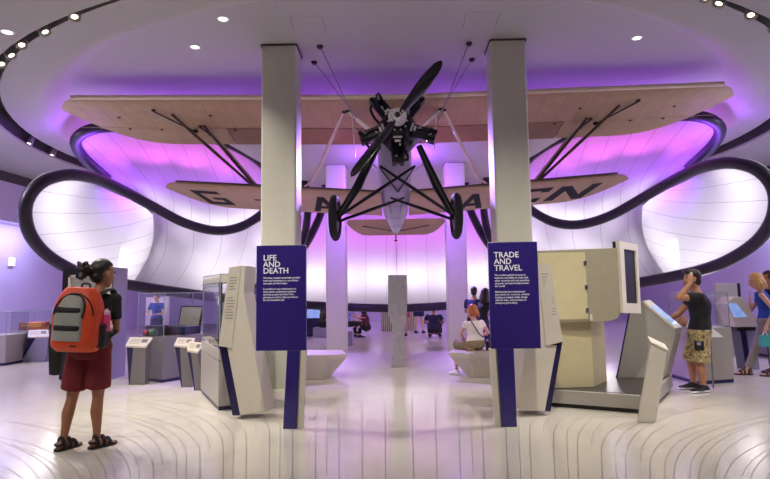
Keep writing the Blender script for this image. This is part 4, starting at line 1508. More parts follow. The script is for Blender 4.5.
t = thing('display_board', 'pale pink panel behind the person in the blue top', 'panel', V(((a.x + b.x) / 2, Yw, 0)))
MB().box((a.x, Yw, .3), (b.x, Yw + .06, 1.3)).build('board', mat('pale_pink', 'd9c3d6', .6), t)
MB().box((a.x + .1, Yw + .01, 0), (b.x - .1, Yw + .05, .3)).build('foot', GREYD, t)
# ------------------------------------------------------------------ people
SK_T = mat('tanned_skin', '9c6848', .5, var=.05)
SK_L = mat('light_skin', 'cf9f86', .5, var=.05)
SK_M = mat('medium_skin', 'b07c5c', .5, var=.05)
HAIRB = mat('black_hair', '17110f', .45, var=.25, scale=40)
HAIRD = mat('dark_brown_hair', '2a1a14', .5, var=.25, scale=40)
HAIRR = mat('auburn_hair', 'a8602c', .5, var=.25, scale=50)
HAIRBL = mat('blonde_hair', 'c79a5c', .5, var=.25, scale=50)
EYE = mat('eye_dark', '140f0d', .2, var=0)
EYEW = mat('eye_white', 'd8d2cc', .3, var=0)
TEE_B = mat('black_cotton', '15151a', .85, var=.15)
RED = mat('dark_red_cotton', '6e1622', .85, var=.12)
NAVY = mat('navy_cotton', '1c2350', .85, var=.12)
WHITET = mat('white_cotton', 'ddd3c8', .85, var=.05)
KHAKI = mat('khaki_cotton', '857558', .85, var=.15)
GREYT = mat('grey_trousers', '8a8378', .85, var=.1)
BLUET = mat('blue_cotton', '1d3f9e', .8, var=.12)
PINKT = mat('pink_cotton', 'c0566c', .8, var=.15)
LEATH = mat('black_leather', '141214', .5, var=.15)
CAMO = camo_mat()


def frame(yaw):
    y = math.radians(yaw)
    return V((math.cos(y), -math.sin(y), 0)), V((math.sin(y), math.cos(y), 0))


def hand(mb, wrist, d, n, side, k, curl=.5, th=0.):
    """palm, four unequal fingers bent towards the palm normal n, thumb from the side"""
    d, n = V(d).normalized(), V(n)
    n = (n - d * n.dot(d)).normalized()
    s = d.cross(n) * side
    L = .185 * k
    pc = wrist + d * (L * .27)
    R = Matrix((s, n, d)).transposed()
    mb.ell(pc, (.042 * k, .017 * k, .052 * k), R, 12, 8)
    for j, (off, ln) in enumerate(((-.028, .068), (-.0095, .078), (.0095, .074), (.028, .056))):
        p = wrist + d * (L * .48) + s * (off * k)
        pts, dd = [p - d * .02 * k, p], d.copy()
        for q in range(3):
            a = curl * (.45 + .25 * q)
            dd = (d * math.cos(a * (q + 1) * .9) + n * math.sin(a * (q + 1) * .9)).normalized()
            p = p + dd * (ln * k * (.42, .32, .26)[q])
            pts.append(p)
        mb.cap_tube(pts, [.0095 * k, .0095 * k, .009 * k, .0085 * k, .0075 * k], 8)
    p = wrist + d * .025 * k - s * .03 * k
    pts = [p, p + (d * .6 - s * .7 + n * .3).normalized() * .035 * k, p + (d * .6 - s * .7 + n * .3).normalized() * .035 * k + (d * .9 - s * .2 + n * .4).normalized() * .03 * k,]
    pts.append(pts[-1] + (d * .9 + s * .1 + n * .5).normalized() * .022 * k)
    mb.cap_tube(pts, [.014 * k, .011 * k, .01 * k, .0085 * k], 8)


def foot(mb, ank, tdir, k, grow=0., z0=0., hi=.085):
    t = V((tdir[0], tdir[1], 0)).normalized()
    s = V((t.y, -t.x, 0))
    rings = []
    for (x, w, h) in ((-.06, .022, .05), (-.045, .033, .075), (0., .037, hi), (.05, .04, .072), (.1, .046, .05), (.145, .047, .036), (.175, .036, .028), (.19, .015, .015)):
        c = V((ank.x, ank.y, 0)) + t * (x * k)
        w, h = w * k + grow, h * k + grow * .6
        ring = []
        for i in range(12):
            a = 2 * PI * i / 12
            ring.append(V((c.x, c.y, z0)) + s * (w * math.cos(a)) + V((0, 0, h * (.5 + .5 * math.sin(a)) if True else 0)))
        rings.append(ring)
    mb.loft(rings, True)


def torso_rings(pel, lean, rt, fw, k, w, fem, t0, t1, grow, n=20):
    key = [(-.22, .1, .085), (-.1, .158, .105), (.02, .168, .112), (.18, .155, .105), (.38, .13, .092), (.55, .143, .1), (.72, .16, .112), (.86, .168, .1), (.95, .13, .08), (1.02, .062, .062), (1.1, .054, .056)]
    if fem:
        key = [(-.22, .1, .09), (-.1, .162, .115), (.02, .17, .12), (.18, .15, .105), (.38, .12, .085), (.55, .13, .1), (.7, .145, .12), (.86, .148, .092), (.95, .115, .075), (1.02, .054, .056), (1.1, .048, .05)]
    ts = [t0 + (t1 - t0) * i / 14 for i in range(15)]
    rings = []
    for t in ts:
        for a, b in zip(key, key[1:]):
            if a[0] <= t <= b[0] + 1e-6:
                f = (t - a[0]) / (b[0] - a[0])
                f = f * f * (3 - 2 * f)
                rx, ry = a[1] + (b[1] - a[1]) * f, a[2] + (b[2] - a[2]) * f
                break
        bend = V((0, 0, 0)) + fw * (-.025 * k * math.sin(PI * max(0, min(1, t))) + .03 * k * max(0, t - .7))
        c = pel + lean * t + bend
        fwd2 = fw.copy()
        up_ = lean.normalized()
        fwd2 = (fw - up_ * fw.dot(up_)).normalized()
        rings.append([c + rt * ((rx * k * w + grow) * math.cos(2 * PI * i / n)) + fwd2 * ((ry * k * w + grow) * math.sin(2 * PI * i / n)) for i in range(n)])
    return rings


def person(label, base, h, yaw, sp):
    """sp: pose (offsets from base in the hall's directions), clothes and hair"""
    base = V((base.x, base.y, sp.get('z0', 0.)))
    k = h / 1.7
    fem = sp.get('fem', False)
    w = sp.get('w', 1.)
    vox = sp.get('vox', .01)
    rt, fw = frame(yaw)
    pel = base + V(sp.get('pel', (0, 0, .53 * h)))
    lean = V(sp.get('lean', (0, 0, .295 * h)))
    upt = lean.normalized()
    sh = .155 if fem else .178
    N = pel + lean
    sho = {s: pel + lean * .90 + rt * (s * sh * k * w) for s in (-1, 1)}
    hip = {s: pel + rt * (s * .082 * k * w) - upt * .03 * k for s in (-1, 1)}
    skin = sp['skin']
    # ---- body
    mb = MB()
    mb.loft(torso_rings(pel, lean, rt, fw, k, w, fem, -.2, 1.1, 0), True)
    arms, legs = sp['arms'], sp['legs']
    E, WR_, K, A_ = {}, {}, {}, {}
    for s, nm in ((-1, 'L'), (1, 'R')):
        E[s], WR_[s] = base + V(arms[nm][0]), base + V(arms[nm][1])
        r = .9 if fem else 1.
        mid = sho[s].lerp(E[s], .4)
        mb.cap_tube([sho[s] - upt * .01, mid, E[s]], [.05 * k * r, .046 * k * r, .036 * k * r], 12)
        m2 = E[s].lerp(WR_[s], .3)
        mb.cap_tube([E[s], m2, WR_[s]], [.037 * k * r, .04 * k * r, .025 * k * r], 12)
        d, n = arms[nm][2], arms[nm][3]
        hand(mb, WR_[s], d, n, s, k * (.92 if fem else 1.), arms[nm][4] if len(arms[nm]) > 4 else .5)
        K[s], A_[s] = base + V(legs[nm][0]), base + V(legs[nm][1])
        mb.cap_tube([hip[s], hip[s].lerp(K[s], .35), K[s]], [.085 * k * w, .078 * k * w, .052 * k], 14)
        c2 = K[s].lerp(A_[s], .32) - (V((legs[nm][2][0], legs[nm][2][1], 0)).normalized() * .012 * k)
        mb.cap_tube([K[s], c2, K[s].lerp(A_[s], .7), A_[s]], [.051 * k, .056 * k, .038 * k, .032 * k], 14)
        fb = MB()
        foot(fb, A_[s], legs[nm][2], k, 0, legs[nm][3] if len(legs[nm]) > 3 else base.z + .004)
        mb.add(fb.v, fb.f)
    # ---- head
    hy, hp, hr = sp.get('head', (0, 0, 0))
    hrt, hfw = frame(yaw + hy)
    p_ = math.radians(hp)
    hf = hfw * math.cos(p_) + Z3 * math.sin(p_)
    hu = hrt.cross(hf)
    r_ = math.radians(hr)
    hrt, hu = hrt * math.cos(r_) + hu * math.sin(r_), hu * math.cos(r_) - hrt * math.sin(r_)
    R = Matrix((hrt, hf, hu)).transposed()
    hk = sp.get('hs', 1.) * h * (.135 if h > 1.4 else .15) / .23      # head height scale
    HC = N + upt * (.085 * k) + hf * .018 * k + hu * (.095 * hk)
    if 'headoff' in sp:
        HC = HC + V(sp['headoff'])

    def H(x, y, z):
        return HC + R @ V((x * hk, y * hk, z * hk))
    mb.cap_tube([N - upt * .05 * k, N.lerp(HC, .5) - hf * .006, HC - hf * .02 * hk - hu * .03 * hk], [.056 * k * (.88 if fem else 1), .05 * k * (.88 if fem else 1), .052 * k], 14)
    mb.ell(H(0, -.012, .03), (.074 * hk, .094 * hk, .086 * hk), R, 20, 14)
    mb.ell(H(0, .022, -.035), (.058 * hk, .068 * hk, .078 * hk), R, 18, 12)
    mb.ell(H(0, .062, -.088), (.028 * hk, .024 * hk, .022 * hk), R, 12, 8)
    mb.cap_tube([H(0, .088, .012), H(0, .104, -.02), H(0, .112, -.034)], [.009 * hk, .012 * hk, .013 * hk], 8)
    mb.ell(H(-.011, .098, -.038), (.009 * hk,) * 3, R, 8, 6).ell(H(.011, .098, -.038), (.009 * hk,) * 3, R, 8, 6)
    mb.ell(H(0, .088, -.06), (.024 * hk, .008 * hk, .006 * hk), R, 10, 6).ell(H(0, .086, -.07), (.02 * hk, .009 * hk, .007 * hk), R, 10, 6)
    for s in (-1, 1):
        mb.ell(H(s * .03, .078, .024), (.022 * hk, .012 * hk, .008 * hk), R, 10, 6)
        mb.ell(H(s * .076, -.008, -.012), (.011 * hk, .02 * hk, .032 * hk), R, 10, 8)
    mb.add([base + V((0, 0, 0))] * 0, [])
    root = mb.build('person', skin, None, origin=base, remesh=vox)
    tag(root, label, 'person', sp.get('group'))
    for s in (-1, 1):
        MB().ell(H(s * .031, .083, .008), (.013 * hk, .009 * hk, .008 * hk), R, 10, 8).build('eye', EYEW, root, smooth=180)
        MB().ell(H(s * .031, .09, .008), (.006 * hk, .004 * hk, .006 * hk), R, 8, 6).build('iris', EYE, root, smooth=180)
        MB().cap_tube([H(s * .014, .09, .032), H(s * .03, .09, .037), H(s * .048, .08, .032)], [.004 * hk] * 3, 6).build('eyebrow', sp['hairm'], root, smooth=180)
    # ---- hair
    hm = sp['hairm']
    style = sp.get('hair', 'short')

    def cap_fn(d):
        face = d.y > .1 and d.z < .45 + .25 * (1 - min(1, d.y))
        side = abs(d.x) > .55 and d.z < -.12 and d.y > -.35
        low = d.z < (-.55 if style == 'short' else -.75)
        if (face and d.z < .5) or side or low:
            return .84
        return 1. + .02 * math.sin(23 * d.x + 17 * d.z)
    hb = MB().ell(H(0, -.018, .036), (.084 * hk, .102 * hk, .096 * hk), R, 32, 22, fn=cap_fn)
    if style == 'short':
        hb.ell(H(0, -.04, -.03), (.07 * hk, .062 * hk, .07 * hk), R, 16, 10)
        for s in (-1, 1):
            hb.ell(H(s * .072, .012, .01), (.008 * hk, .018 * hk, .03 * hk), R, 8, 6)
    if style == 'bun':
        hb.ell(H(-.0, -.06, -.03), (.06 * hk, .05 * hk, .06 * hk), R, 16, 10)
        bd = sp.get('bun', (-.03, -.14, .02))
        random.seed(3)
        hb.cap_tube([H(bd[0] * .5, -.09, bd[2]), H(*bd)], [.04 * hk, .06 * hk], 10)
        for q in range(16):
            a = random.random() * 6.28
            e = (bd[0] + .055 * math.cos(a) + random.uniform(-.02, .02), bd[1] - random.uniform(.0, .05), bd[2] - .01 + .07 * math.sin(a))
            hb.cap_tube([H(*bd), H(*[(x + y) / 2 for x, y in zip(bd, e)]), H(*e)], [.034 * hk, .03 * hk, .016 * hk], 8)
    if style in ('long', 'bob'):
        ln = sp.get('hairlen', .2)
        random.seed(5)
        for q in range(26):
            a = PI * (1.02 + .96 * q / 25) if style == 'long' else PI * (.93 + 1.14 * q / 25)
            x0, y0 = .078 * math.cos(a), .085 * math.sin(a) - .012
            wv = random.uniform(-.018, .018)
            hb.cap_tube([H(x0 * .7, y0 * .8, .07), H(x0, y0, 0), H(x0 * 1.12 + wv, y0 * 1.1, -ln * .45), H(x0 * 1.05 - wv, y0 * 1.02 + wv, -ln * random.uniform(.85, 1.05))],
                        [.02 * hk, .022 * hk, .022 * hk, .012 * hk], 8)
    hb.build('hair', hm, root, remesh=min(vox, .009))
    # ---- clothes
    top = sp.get('top')
    if top:
        m, sl, lo = top[:3]
        cb = MB().loft(torso_rings(pel, lean, rt, fw, k, w, fem, lo, .985, .013 * k), True)
        if sl > 0:
            for s in (-1, 1):
                cb.ell(sho[s] - upt * .005, ((.059 if fem else .066) * k,) * 3, nu=14, nv=10)
                if sl <= 1:
                    e = sho[s].lerp(E[s], sl)
                    cb.tube([sho[s].lerp(E[s], -.08), sho[s].lerp(E[s], .2), e], [(.052 if fem else .058) * k, (.055 if fem else .063) * k, (.053 if fem else .06) * k], 14)
                else:
                    e = E[s].lerp(WR_[s], sl - 1)
                    cb.cap_tube([sho[s], E[s], e], [.06 * k, .05 * k, .04 * k], 14)
        cb.build('shirt', m, root, remesh=vox)
    bot = sp.get('bottom')
    if bot:
        kind, m, ln = bot[:3]
        cb = MB().loft(torso_rings(pel, lean, rt, fw, k, w, fem, -.2, bot[3] if len(bot) > 3 else .17, .016 * k), True)
        fl = bot[4] if len(bot) > 4 else .02
        if kind == 'trousers':
            for s in (-1, 1):
                if ln <= 1:
                    e = hip[s].lerp(K[s], ln)
                    cb.tube([hip[s].lerp(K[s], -.12), hip[s].lerp(K[s], .3 * ln), e], [.094 * k * w, .1 * k * w, (.07 + fl) * k * w + .0 * ln], 18)
                else:
                    e = K[s].lerp(A_[s], ln - 1)
                    cb.tube([hip[s].lerp(K[s], -.1), hip[s].lerp(K[s], .3), K[s], K[s].lerp(e, .5), e], [.092 * k * w, .094 * k * w, .068 * k, .064 * k, .06 * k], 18)
            cb.build('trousers' if ln > 1 else 'shorts', m, root, remesh=vox)
        else:
            for s in (-1, 1):
                e = hip[s].lerp(K[s], ln)
                cb.tube([hip[s], hip[s].lerp(K[s], .5 * ln), e], [.1 * k, .12 * k, .135 * k], 18)
            mK = hip[-1].lerp(K[-1], ln).lerp(hip[1].lerp(K[1], ln), .5)
            cb.ell(pel.lerp(mK, .5), (.16 * k, .16 * k, .1 * k))
            cb.build('skirt', m, root, remesh=vox)
    sh_ = sp.get('shoes')
    if sh_:
        kind, m, ms = sh_
        for s, nm in ((-1, 'L'), (1, 'R')):
            z0 = legs[nm][3] if len(legs[nm]) > 3 else base.z + .004
            fb = MB()
            if kind == 'sandal':
                t = V((legs[nm][2][0], legs[nm][2][1], 0)).normalized()
                q_ = V((t.y, -t.x, 0))
                sole = []
                for x, wd in ((-.075, .02), (-.05, .042), (.02, .044), (.09, .054), (.15, .054), (.19, .036), (.21, .01)):
                    sole.append((x, wd))
                o_ = V((A_[s].x, A_[s].y, z0 - .003))
                poly = [o_ + t * x * k + q_ * wd * k for x, wd in sole] + [o_ + t * x * k - q_ * wd * k for x, wd in sole[::-1]]
                fb.prism(poly, (0, 0, .022 * k))
                for x, wd, hh in ((.11, .053, .055), (.055, .047, .085), (.0, .043, .1)):
                    arc = [o_ + t * (x * k - .02 * math.sin(PI * j / 10) * (x < .01)) + q_ * (wd * k * math.cos(PI * j / 10)) + Z3 * (.015 + hh * k * math.sin(PI * j / 10)) for j in range(11)]
                    fb.tube(arc, .012 * k, 6, flat=1.6)
                hb_ = [o_ + t * (-.045 * k * math.sin(PI * j / 10) - .02 * k) + q_ * (.04 * k * math.cos(PI * j / 10)) + Z3 * (.06 * k) for j in range(11)]
                fb.tube(hb_, .014 * k, 6)
                fb.build('sandal', m, root)
            else:
                foot(fb, A_[s], legs[nm][2], k * 1.03, .012, z0, .105)
                fb.build('shoe', m, root, smooth=180, subd=1)
                if ms:
                    so = MB()
                    foot(so, A_[s], legs[nm][2], k * 1.05, .014, z0 - .004, .03)
                    for v_ in so.v:
                        v_.z = min(v_.z, z0 + .024)
                    so.build('sole', ms, root)
    info = dict(root=root, H=H, E=E, W=WR_, sho=sho, pel=pel, lean=lean, rt=rt, fw=fw, N=N, k=k, R=R, base=base, hip=hip)
    return info


def off(base, px, py, Y):
    return P(px, py, Y) - base


# 1. woman with the orange backpack
b = F(84, 448)
Yw = b.y
w1 = person('woman with a black bun, orange backpack and dark red shorts seen from behind at left', b, 1.63, -4, dict(
    fem=True, w=1.12, skin=SK_T, hairm=HAIRB, hair='bun', bun=(-.07, -.125, .01), head=(26, -10, 0), vox=.008,
    pel=off(b, 90, 348, Yw), lean=V((.03, .06, .505)), hs=1.17,
    legs=dict(L=(off(b, 72, 399, Yw + .03), off(b, 62.5, 443, Yw - .06), (.34, .94)), R=(off(b, 98, 397, Yw + .06), off(b, 96.5, 442, Yw + .0), (.5, .87))),
    arms=dict(L=(off(b, 66, 330, Yw + .3), off(b, 84, 333, Yw + .48), (.8, .5, .2), (0, 0, 1), .7), R=(off(b, 116.5, 331, Yw + .12), off(b, 110, 326, Yw + .36), (-.5, .8, .3), (-.7, -.5, .5), .7)),
    top=(TEE_B, .62, .02), bottom=('trousers', RED, .78, .3, .032), shoes=('sandal', LEATH, None)))
# her backpack
k = w1['k']
rt, fw = w1['rt'], w1['fw']
bc = P(80.5, 319, Yw - .17)
R3 = Matrix((rt, fw, Z3)).transposed()
MBp = Matrix.Translation(bc) @ R3.to_4x4() @ Matrix.Rotation(math.radians(3), 4, 'Y')


def bp(x, y, z):
    return MBp @ V((x, y, z))


ORANGE = mat('orange_nylon', 'd9481c', .55, var=.08, scale=20, bump=.2, bscale=25)
GREYP = mat('grey_ripstop', '9a9c95', .6, var=.06, bump=.15, bscale=30)
STRAP = mat('black_webbing', '131316', .7, var=.1)
t = thing('backpack', 'bright orange backpack with a grey panel on the back of the woman at left', 'backpack', bc)
rings = []
for j in range(17):
    z = -.285 + .57 * j / 16
    f = (z + .285) / .57
    wx = .208 * (1 - max(0, (f - .55) / .45) ** 2.4 * .42) * (1 - max(0, (.12 - f) / .12) ** 2 * .2)
    dy = .125 * (1 - max(0, (f - .5) / .5) ** 2 * .5) * (1 - max(0, (.15 - f) / .15) ** 2 * .35)
    ring = []
    for i in range(28):
        a = 2 * PI * i / 28
        ca, sa = math.cos(a), math.sin(a)
        ring.append(bp(wx * math.copysign(abs(ca) ** .62, ca), dy * math.copysign(abs(sa) ** .7, sa) * (1.15 if sa < 0 else .6) - .02, z))
    rings.append(ring)
MB().loft(rings, True).build('bag_body', ORANGE, t, smooth=70, bevel=.01)


def back_y(x, z):
    f = (z + .285) / .57
    wx = .208 * (1 - max(0, (f - .55) / .45) ** 2.4 * .42) * (1 - max(0, (.12 - f) / .12) ** 2 * .2)
    dy = .125 * (1 - max(0, (f - .5) / .5) ** 2 * .5) * (1 - max(0, (.15 - f) / .15) ** 2 * .35)
    ca = min(1, abs(x) / wx) ** (1 / .62)
    sa = math.sqrt(max(0, 1 - ca * ca))
    return -dy * sa ** .7 * 1.15 - .02


def sheet(outline_fn, z0, z1, th, n=16, nx=10):
    """padded panel lying on the back face of the bag"""
    mb = MB()
    front, rear = [], []
    for j in range(n + 1):
        z = z0 + (z1 - z0) * j / n
        xa, xb = outline_fn((z - z0) / (z1 - z0))
        for i in range(nx + 1):
            x = xa + (xb - xa) * i / nx
            y = back_y(x, z)
            e = math.sin(PI * (i / nx)) ** .3 * math.sin(PI * (.04 + .92 * j / n)) ** .3
            front.append(bp(x, y - th * e, z))
            rear.append(bp(x, y + .004, z))
    N_ = nx + 1
    fs = [(j * N_ + i, j * N_ + i + 1, (j + 1) * N_ + i + 1, (j + 1) * N_ + i) for j in range(n) for i in range(nx)]
    mb.add(front, fs)
    mb.add(rear, [tuple(reversed(f)) for f in fs])
    M_ = len(front)
    rim_ = [i for i in range(N_)] + [j * N_ + nx for j in range(1, n + 1)] + [n * N_ + i for i in range(nx - 1, -1, -1)] + [j * N_ for j in range(n - 1, 0, -1)]
    mb.f += [(rim_[q], rim_[(q + 1) % len(rim_)], rim_[(q + 1) % len(rim_)] + M_, rim_[q] + M_) for q in range(len(rim_))]
    mb.m += [0] * len(rim_)
    return mb


gp = sheet(lambda v: (-.175 + .03 * v + .14 * max(0, v - .6), .09 - .12 * max(0, v - .72) ** 1.2), -.185, .215, .018).build('front_panel', GREYP, t, smooth=70)
for z in (.055, -.1):
    sheet(lambda v: (-.165, .085), z, z + .055, .026, 4).build('compression_strap', STRAP, t, smooth=70)
mb = MB().tube([bp(x, back_y(x, z) - .006, z) for x, z in [(.17 * math.cos(a) * 1.0 - .0, .03 + .2 * math.sin(a)) for a in [PI * (.02 + .96 * q / 24) for q in range(25)]]], .006, 6)
mb.build('zip', STRAP, t)
mb = MB().tube(crom([bp(.09, back_y(.09, .02) - .008, .02), bp(.1, back_y(.1, .12) - .008, .12), bp(.06, back_y(.06, .2) - .008, .2), bp(-.04, back_y(-.04, .23) - .008, .23)], 24), .007, 6)
mb.build('panel_piping', STRAP, t)
mb = MB().prism2([bp(.17, -.09, -.25), bp(.24, -.05, -.25), bp(.24, .07, -.25), bp(.17, .07, -.25)], [bp(.17, -.09, -.05), bp(.245, -.05, -.03), bp(.245, .07, -.03), bp(.17, .07, -.04)])
mb.build('side_pocket', STRAP, t, bevel=.015)
mb = MB().prism2([bp(-.235, -.05, -.25), bp(-.17, -.09, -.25), bp(-.17, .07, -.25), bp(-.235, .07, -.25)], [bp(-.245, -.05, -.05), bp(-.175, -.09, -.05), bp(-.175, .07, -.05), bp(-.245, .07, -.05)])
mb.build('side_pocket', STRAP, t, bevel=.015)
for s in (-1, 1):
    S_ = w1['sho'][s]
    pts = crom([bp(s * .1, .06, .21), S_ - rt * s * .045 + V((0, 0, .085)) - fw * .02, S_ - rt * s * .05 + fw * .09 + V((0, 0, .03)), S_ - rt * s * .05 + fw * .11 - V((0, 0, .15)), S_ - rt * s * .01 + fw * .04 - V((0, 0, .3)), bp(s * .18, .06, -.2)], 30)
    MB().tube(pts, .012, 8, flat=2.6).build('shoulder_strap', STRAP, t, smooth=60)
MB().tube(crom([bp(-.04, .05, .27), bp(-.03, .05, .315), bp(.03, .05, .315), bp(.04, .05, .27)], 12), .009, 6).build('grab_handle', STRAP, t)
sheet(lambda v: (.0, .06), -.235, -.222, .006, 3, 4).build('logo_tab', STRAP, t)
# bottles in the side pockets
for (x, mcol, mcap, lb, cc) in ((.222, 'd9417e', 'e9b6cf', 'pink water bottle in the side pocket of the orange backpack', 'bottle'), (-.225, '8fa37a', 'b9c4a8', 'green water bottle poking out of the far side pocket of the backpack', 'bottle')):
    M = MBp @ Matrix.Translation((x, .01, -.1))
    tb = thing('water_bottle', lb, cc, M @ V((0, 0, 0)))
    MB().lathe([(0, 0), (.036, .0), (.038, .02), (.038, .13), (.034, .145), (0, .148)], 18, M).build('bottle_body', mat('bottle_' + mcol, mcol, .3, var=.03), tb, smooth=40)
    MB().lathe([(0, .149), (.03, .149), (.03, .18), (.012, .185), (.012, .2), (0, .2)], 18, M).build('cap', mat('cap_' + mcap, mcap, .4, var=.03), tb, smooth=40)
# black jacket bag hanging at her left side
q0 = P(56, 350, Yw + .22)
t = thing('shoulder_bag', 'black cloth bag hanging at the far hip of the woman with the backpack', 'bag', q0)
mb = MB()
mb.loft([[q0 + V((.075 * wx * math.cos(a), .05 * wx * math.sin(a), z)) for a in [2 * PI * i / 16 for i in range(16)]] for z, wx in ((-.24, .4), (-.23, .75), (-.1, .85), (.08, 1.), (.16, .9), (.2, .5))], True)
mb.build('bag_body', STRAP, t, smooth=60)
MB().tube(crom([q0 + V((-.04, 0, .18)), q0 + V((.03, .03, .32)), w1['E'][-1] + V((-.02, 0, .02))], 12), .008, 6).build('strap', STRAP, t)

# 2. man in black using the touchscreen
b = F(698, 391)
Ym = b.y
w2 = person('man in black t-shirt and camouflage shorts touching a screen, one hand at his ear', b, 1.82, -70, dict(
    w=1.12, skin=SK_M, hairm=HAIRD, hair='short', head=(-4, -14, 0), vox=.008,
    pel=off(b, 699, 333.5, Ym), lean=V((-.0, .0, .545)),
    legs=dict(L=(off(b, 700, 364, Ym - .1), off(b, 704, 390, Ym - .1), (-.9, -.25)), R=(off(b, 691, 363, Ym + .12), off(b, 694, 385, Ym + .14), (-.95, .05))),
    arms=dict(L=(off(b, 678.5, 298, Ym - .2), off(b, 690, 284, Ym - .16), (.22, .25, 1), (.3, 1, -.1), .9), R=(off(b, 680, 313, Ym + .26), off(b, 667, 320.5, Ym + .3), (-1, .0, -.25), (0, .1, -1), .4)),
    top=(TEE_B, .55, -.06), bottom=('trousers', CAMO, .94, .12, .035), shoes=('shoe', LEATH, WHITE)))
H = w2['H']
t = thing('sunglasses', 'dark sunglasses pushed up on the head of the man in black', 'glasses', H(0, .05, .12))
for s in (-1, 1):
    MB().ell(H(s * .035, .062, .118), (.03, .012, .02), w2['R'], 12, 8).build('lens', SCRD, t, smooth=180)
    MB().tube([H(s * .065, .06, .118), H(s * .088, 0, .085), H(s * .09, -.05, .05)], .004, 6).build('temple', BLACK, t)
t = thing('phone_receiver', 'cream hand-held audio receiver at the ear of the man in black', 'receiver', w2['W'][-1])
Wm = w2['W'][-1]
hd = V((.25, .35, 1)).normalized()
MB().cap_tube([Wm + hd * .05 + V((.03, .04, .0)), Wm + hd * .15 + V((.03, .03, .0))], [.022, .02], 10).build('handset', CREAM, t, smooth=60)
q = w2['hip'][-1] + V((-.07, -.1, -.1))
t = thing('belt_pouch', 'small dark pouch with pale patches at the hip of the man in black', 'pouch', q)
MB().box((q.x - .06, q.y - .03, q.z - .07), (q.x + .05, q.y + .03, q.z + .05)).build('pouch_body', STRAP, t, bevel=.015)
MB().box((q.x - .05, q.y - .034, q.z - .0), (q.x - .0, q.y - .0305, q.z + .04)).build('patch', PALE, t)

# 3. woman in blue at the right edge
b = F(768, 376)
Yr = b.y
w3 = person('blonde woman in a blue top and grey trousers at the right edge of the picture', b, 1.58, -60, dict(
    fem=True, skin=SK_L, hairm=HAIRBL, hair='bob', hairlen=.14, hs=1.1, head=(-8, -18, 0), vox=.01,
    pel=V((.06, .05, .53 * 1.58)), lean=V((-.03, .03, .46)),
    legs=dict(L=(V((.08, -.05, .43)), V((.06, -.06, .075)), (-.9, .3)), R=(V((-.08, .1, .43)), V((-.22, .14, .075)), (-.9, .2))),
    arms=dict(L=(V((.06, -.18, 1.0)), V((-.1, -.2, .78)), (-.3, -.1, -1), (0, 1, 0), .9), R=(V((-.06, .2, 1.0)), V((-.17, .06, 1.12)), (-.3, -.4, .8), (.8, -.3, .2), .9)),
    top=(BLUET, 0, -.05), bottom=('trousers', GREYT, 1.88, .12), shoes=('sandal', mat('brown_leather', '4a2c20', .6), None)))
Wm = w3['W'][-1]
q = Wm + V((-.04, -.02, -.24))
TEAL = mat('teal_paper', '3fa9a5', .6, var=.04)
t = thing('paper_bag', 'small teal paper bag in the hand of the woman in blue', 'bag', q)
MB().prism2([q + V((x * .85, y, -.07)) for x, y in ((-.09, -.03), (.09, -.03), (.09, .03), (-.09, .03))], [q + V((x * .9, y, .1)) for x, y in ((-.09, -.03), (.09, -.03), (.09, .03), (-.09, .03))]).build('bag_body', TEAL, t)
MB().tube(crom([q + V((-.04, 0, .1)), Wm + V((-.03, 0, -.08)), Wm + V((-.02, 0, -.09)), q + V((.04, 0, .1))], 14), .005, 6).build('handle', WHITE, t)
# companion behind her, mostly beyond the frame
b = F(778, 374)
person('dark haired person half hidden behind the blonde woman at the right edge', b, 1.62, -75, dict(
    skin=SK_M, hairm=HAIRD, hair='short', head=(0, -12, 0), vox=.012,
    legs=dict(L=(V((.05, -.1, .45)), V((.06, -.1, .075)), (-1, 0)), R=(V((.0, .1, .45)), V((.0, .1, .075)), (-1, 0))),
    arms=dict(L=(V((.04, -.25, 1.05)), V((-.06, -.24, .82)), (-.3, 0, -1), (0, 1, 0)), R=(V((.04, .25, 1.05)), V((-.06, .24, .82)), (-.3, 0, -1), (0, -1, 0))),
    top=(NAVY, .6, -.06), bottom=('trousers', TEE_B, 1.9), shoes=('shoe', LEATH, None)))

# 4. seated woman on the right bench
Yb = 9.3
b = V((P(474, 353, Yb).x, Yb, 0))
w4 = person('auburn haired woman in white top and khaki skirt seated on the right bench', b, 1.5, -28, dict(
    fem=True, w=1.12, skin=SK_L, hairm=HAIRR, hair='long', hairlen=.11, hs=1.05, head=(-14, -18, -8), vox=.009,
    pel=V((.02, .0, .5)), lean=V((.0, .06, .375)),
    legs=dict(L=(V((-.24, .44, .46)), V((-.29, .03, .1)), (-.5, .6)), R=(V((-.04, .47, .46)), V((-.02, .45, .08)), (-.3, .9))),
    arms=dict(L=(V((-.2, .04, .67)), V((-.14, .26, .58)), (.6, .6, -.1), (0, 0, -1), .6), R=(V((.26, .1, .67)), V((.1, .32, .58)), (-.6, .6, -.1), (0, 0, -1), .6)),
    top=(WHITET, .4, -.02), bottom=('skirt', KHAKI, .8, .16), shoes=('shoe', WHITE, None)))
S_ = w4
t = thing('shoulder_bag', 'black shoulder bag with a long strap across the back of the seated woman', 'bag', S_['pel'] + V((.24, -.02, .0)))
q = S_['pel'] + V((.25, -.02, -.02))
MB().box((q.x - .07, q.y - .08, q.z - .1), (q.x + .08, q.y + .08, q.z + .08)).build('bag_body', LEATH, t, bevel=.02)
pts = [S_['sho'][-1] + V((.06, -.02, .07)), S_['pel'] + S_['lean'] * .72 + V((-.0, -.155, 0)), S_['pel'] + S_['lean'] * .4 + V((.08, -.15, 0)), q + V((0, -.06, .08))]
MB().tube(crom(pts, 20), .009, 6).build('strap', LEATH, t)


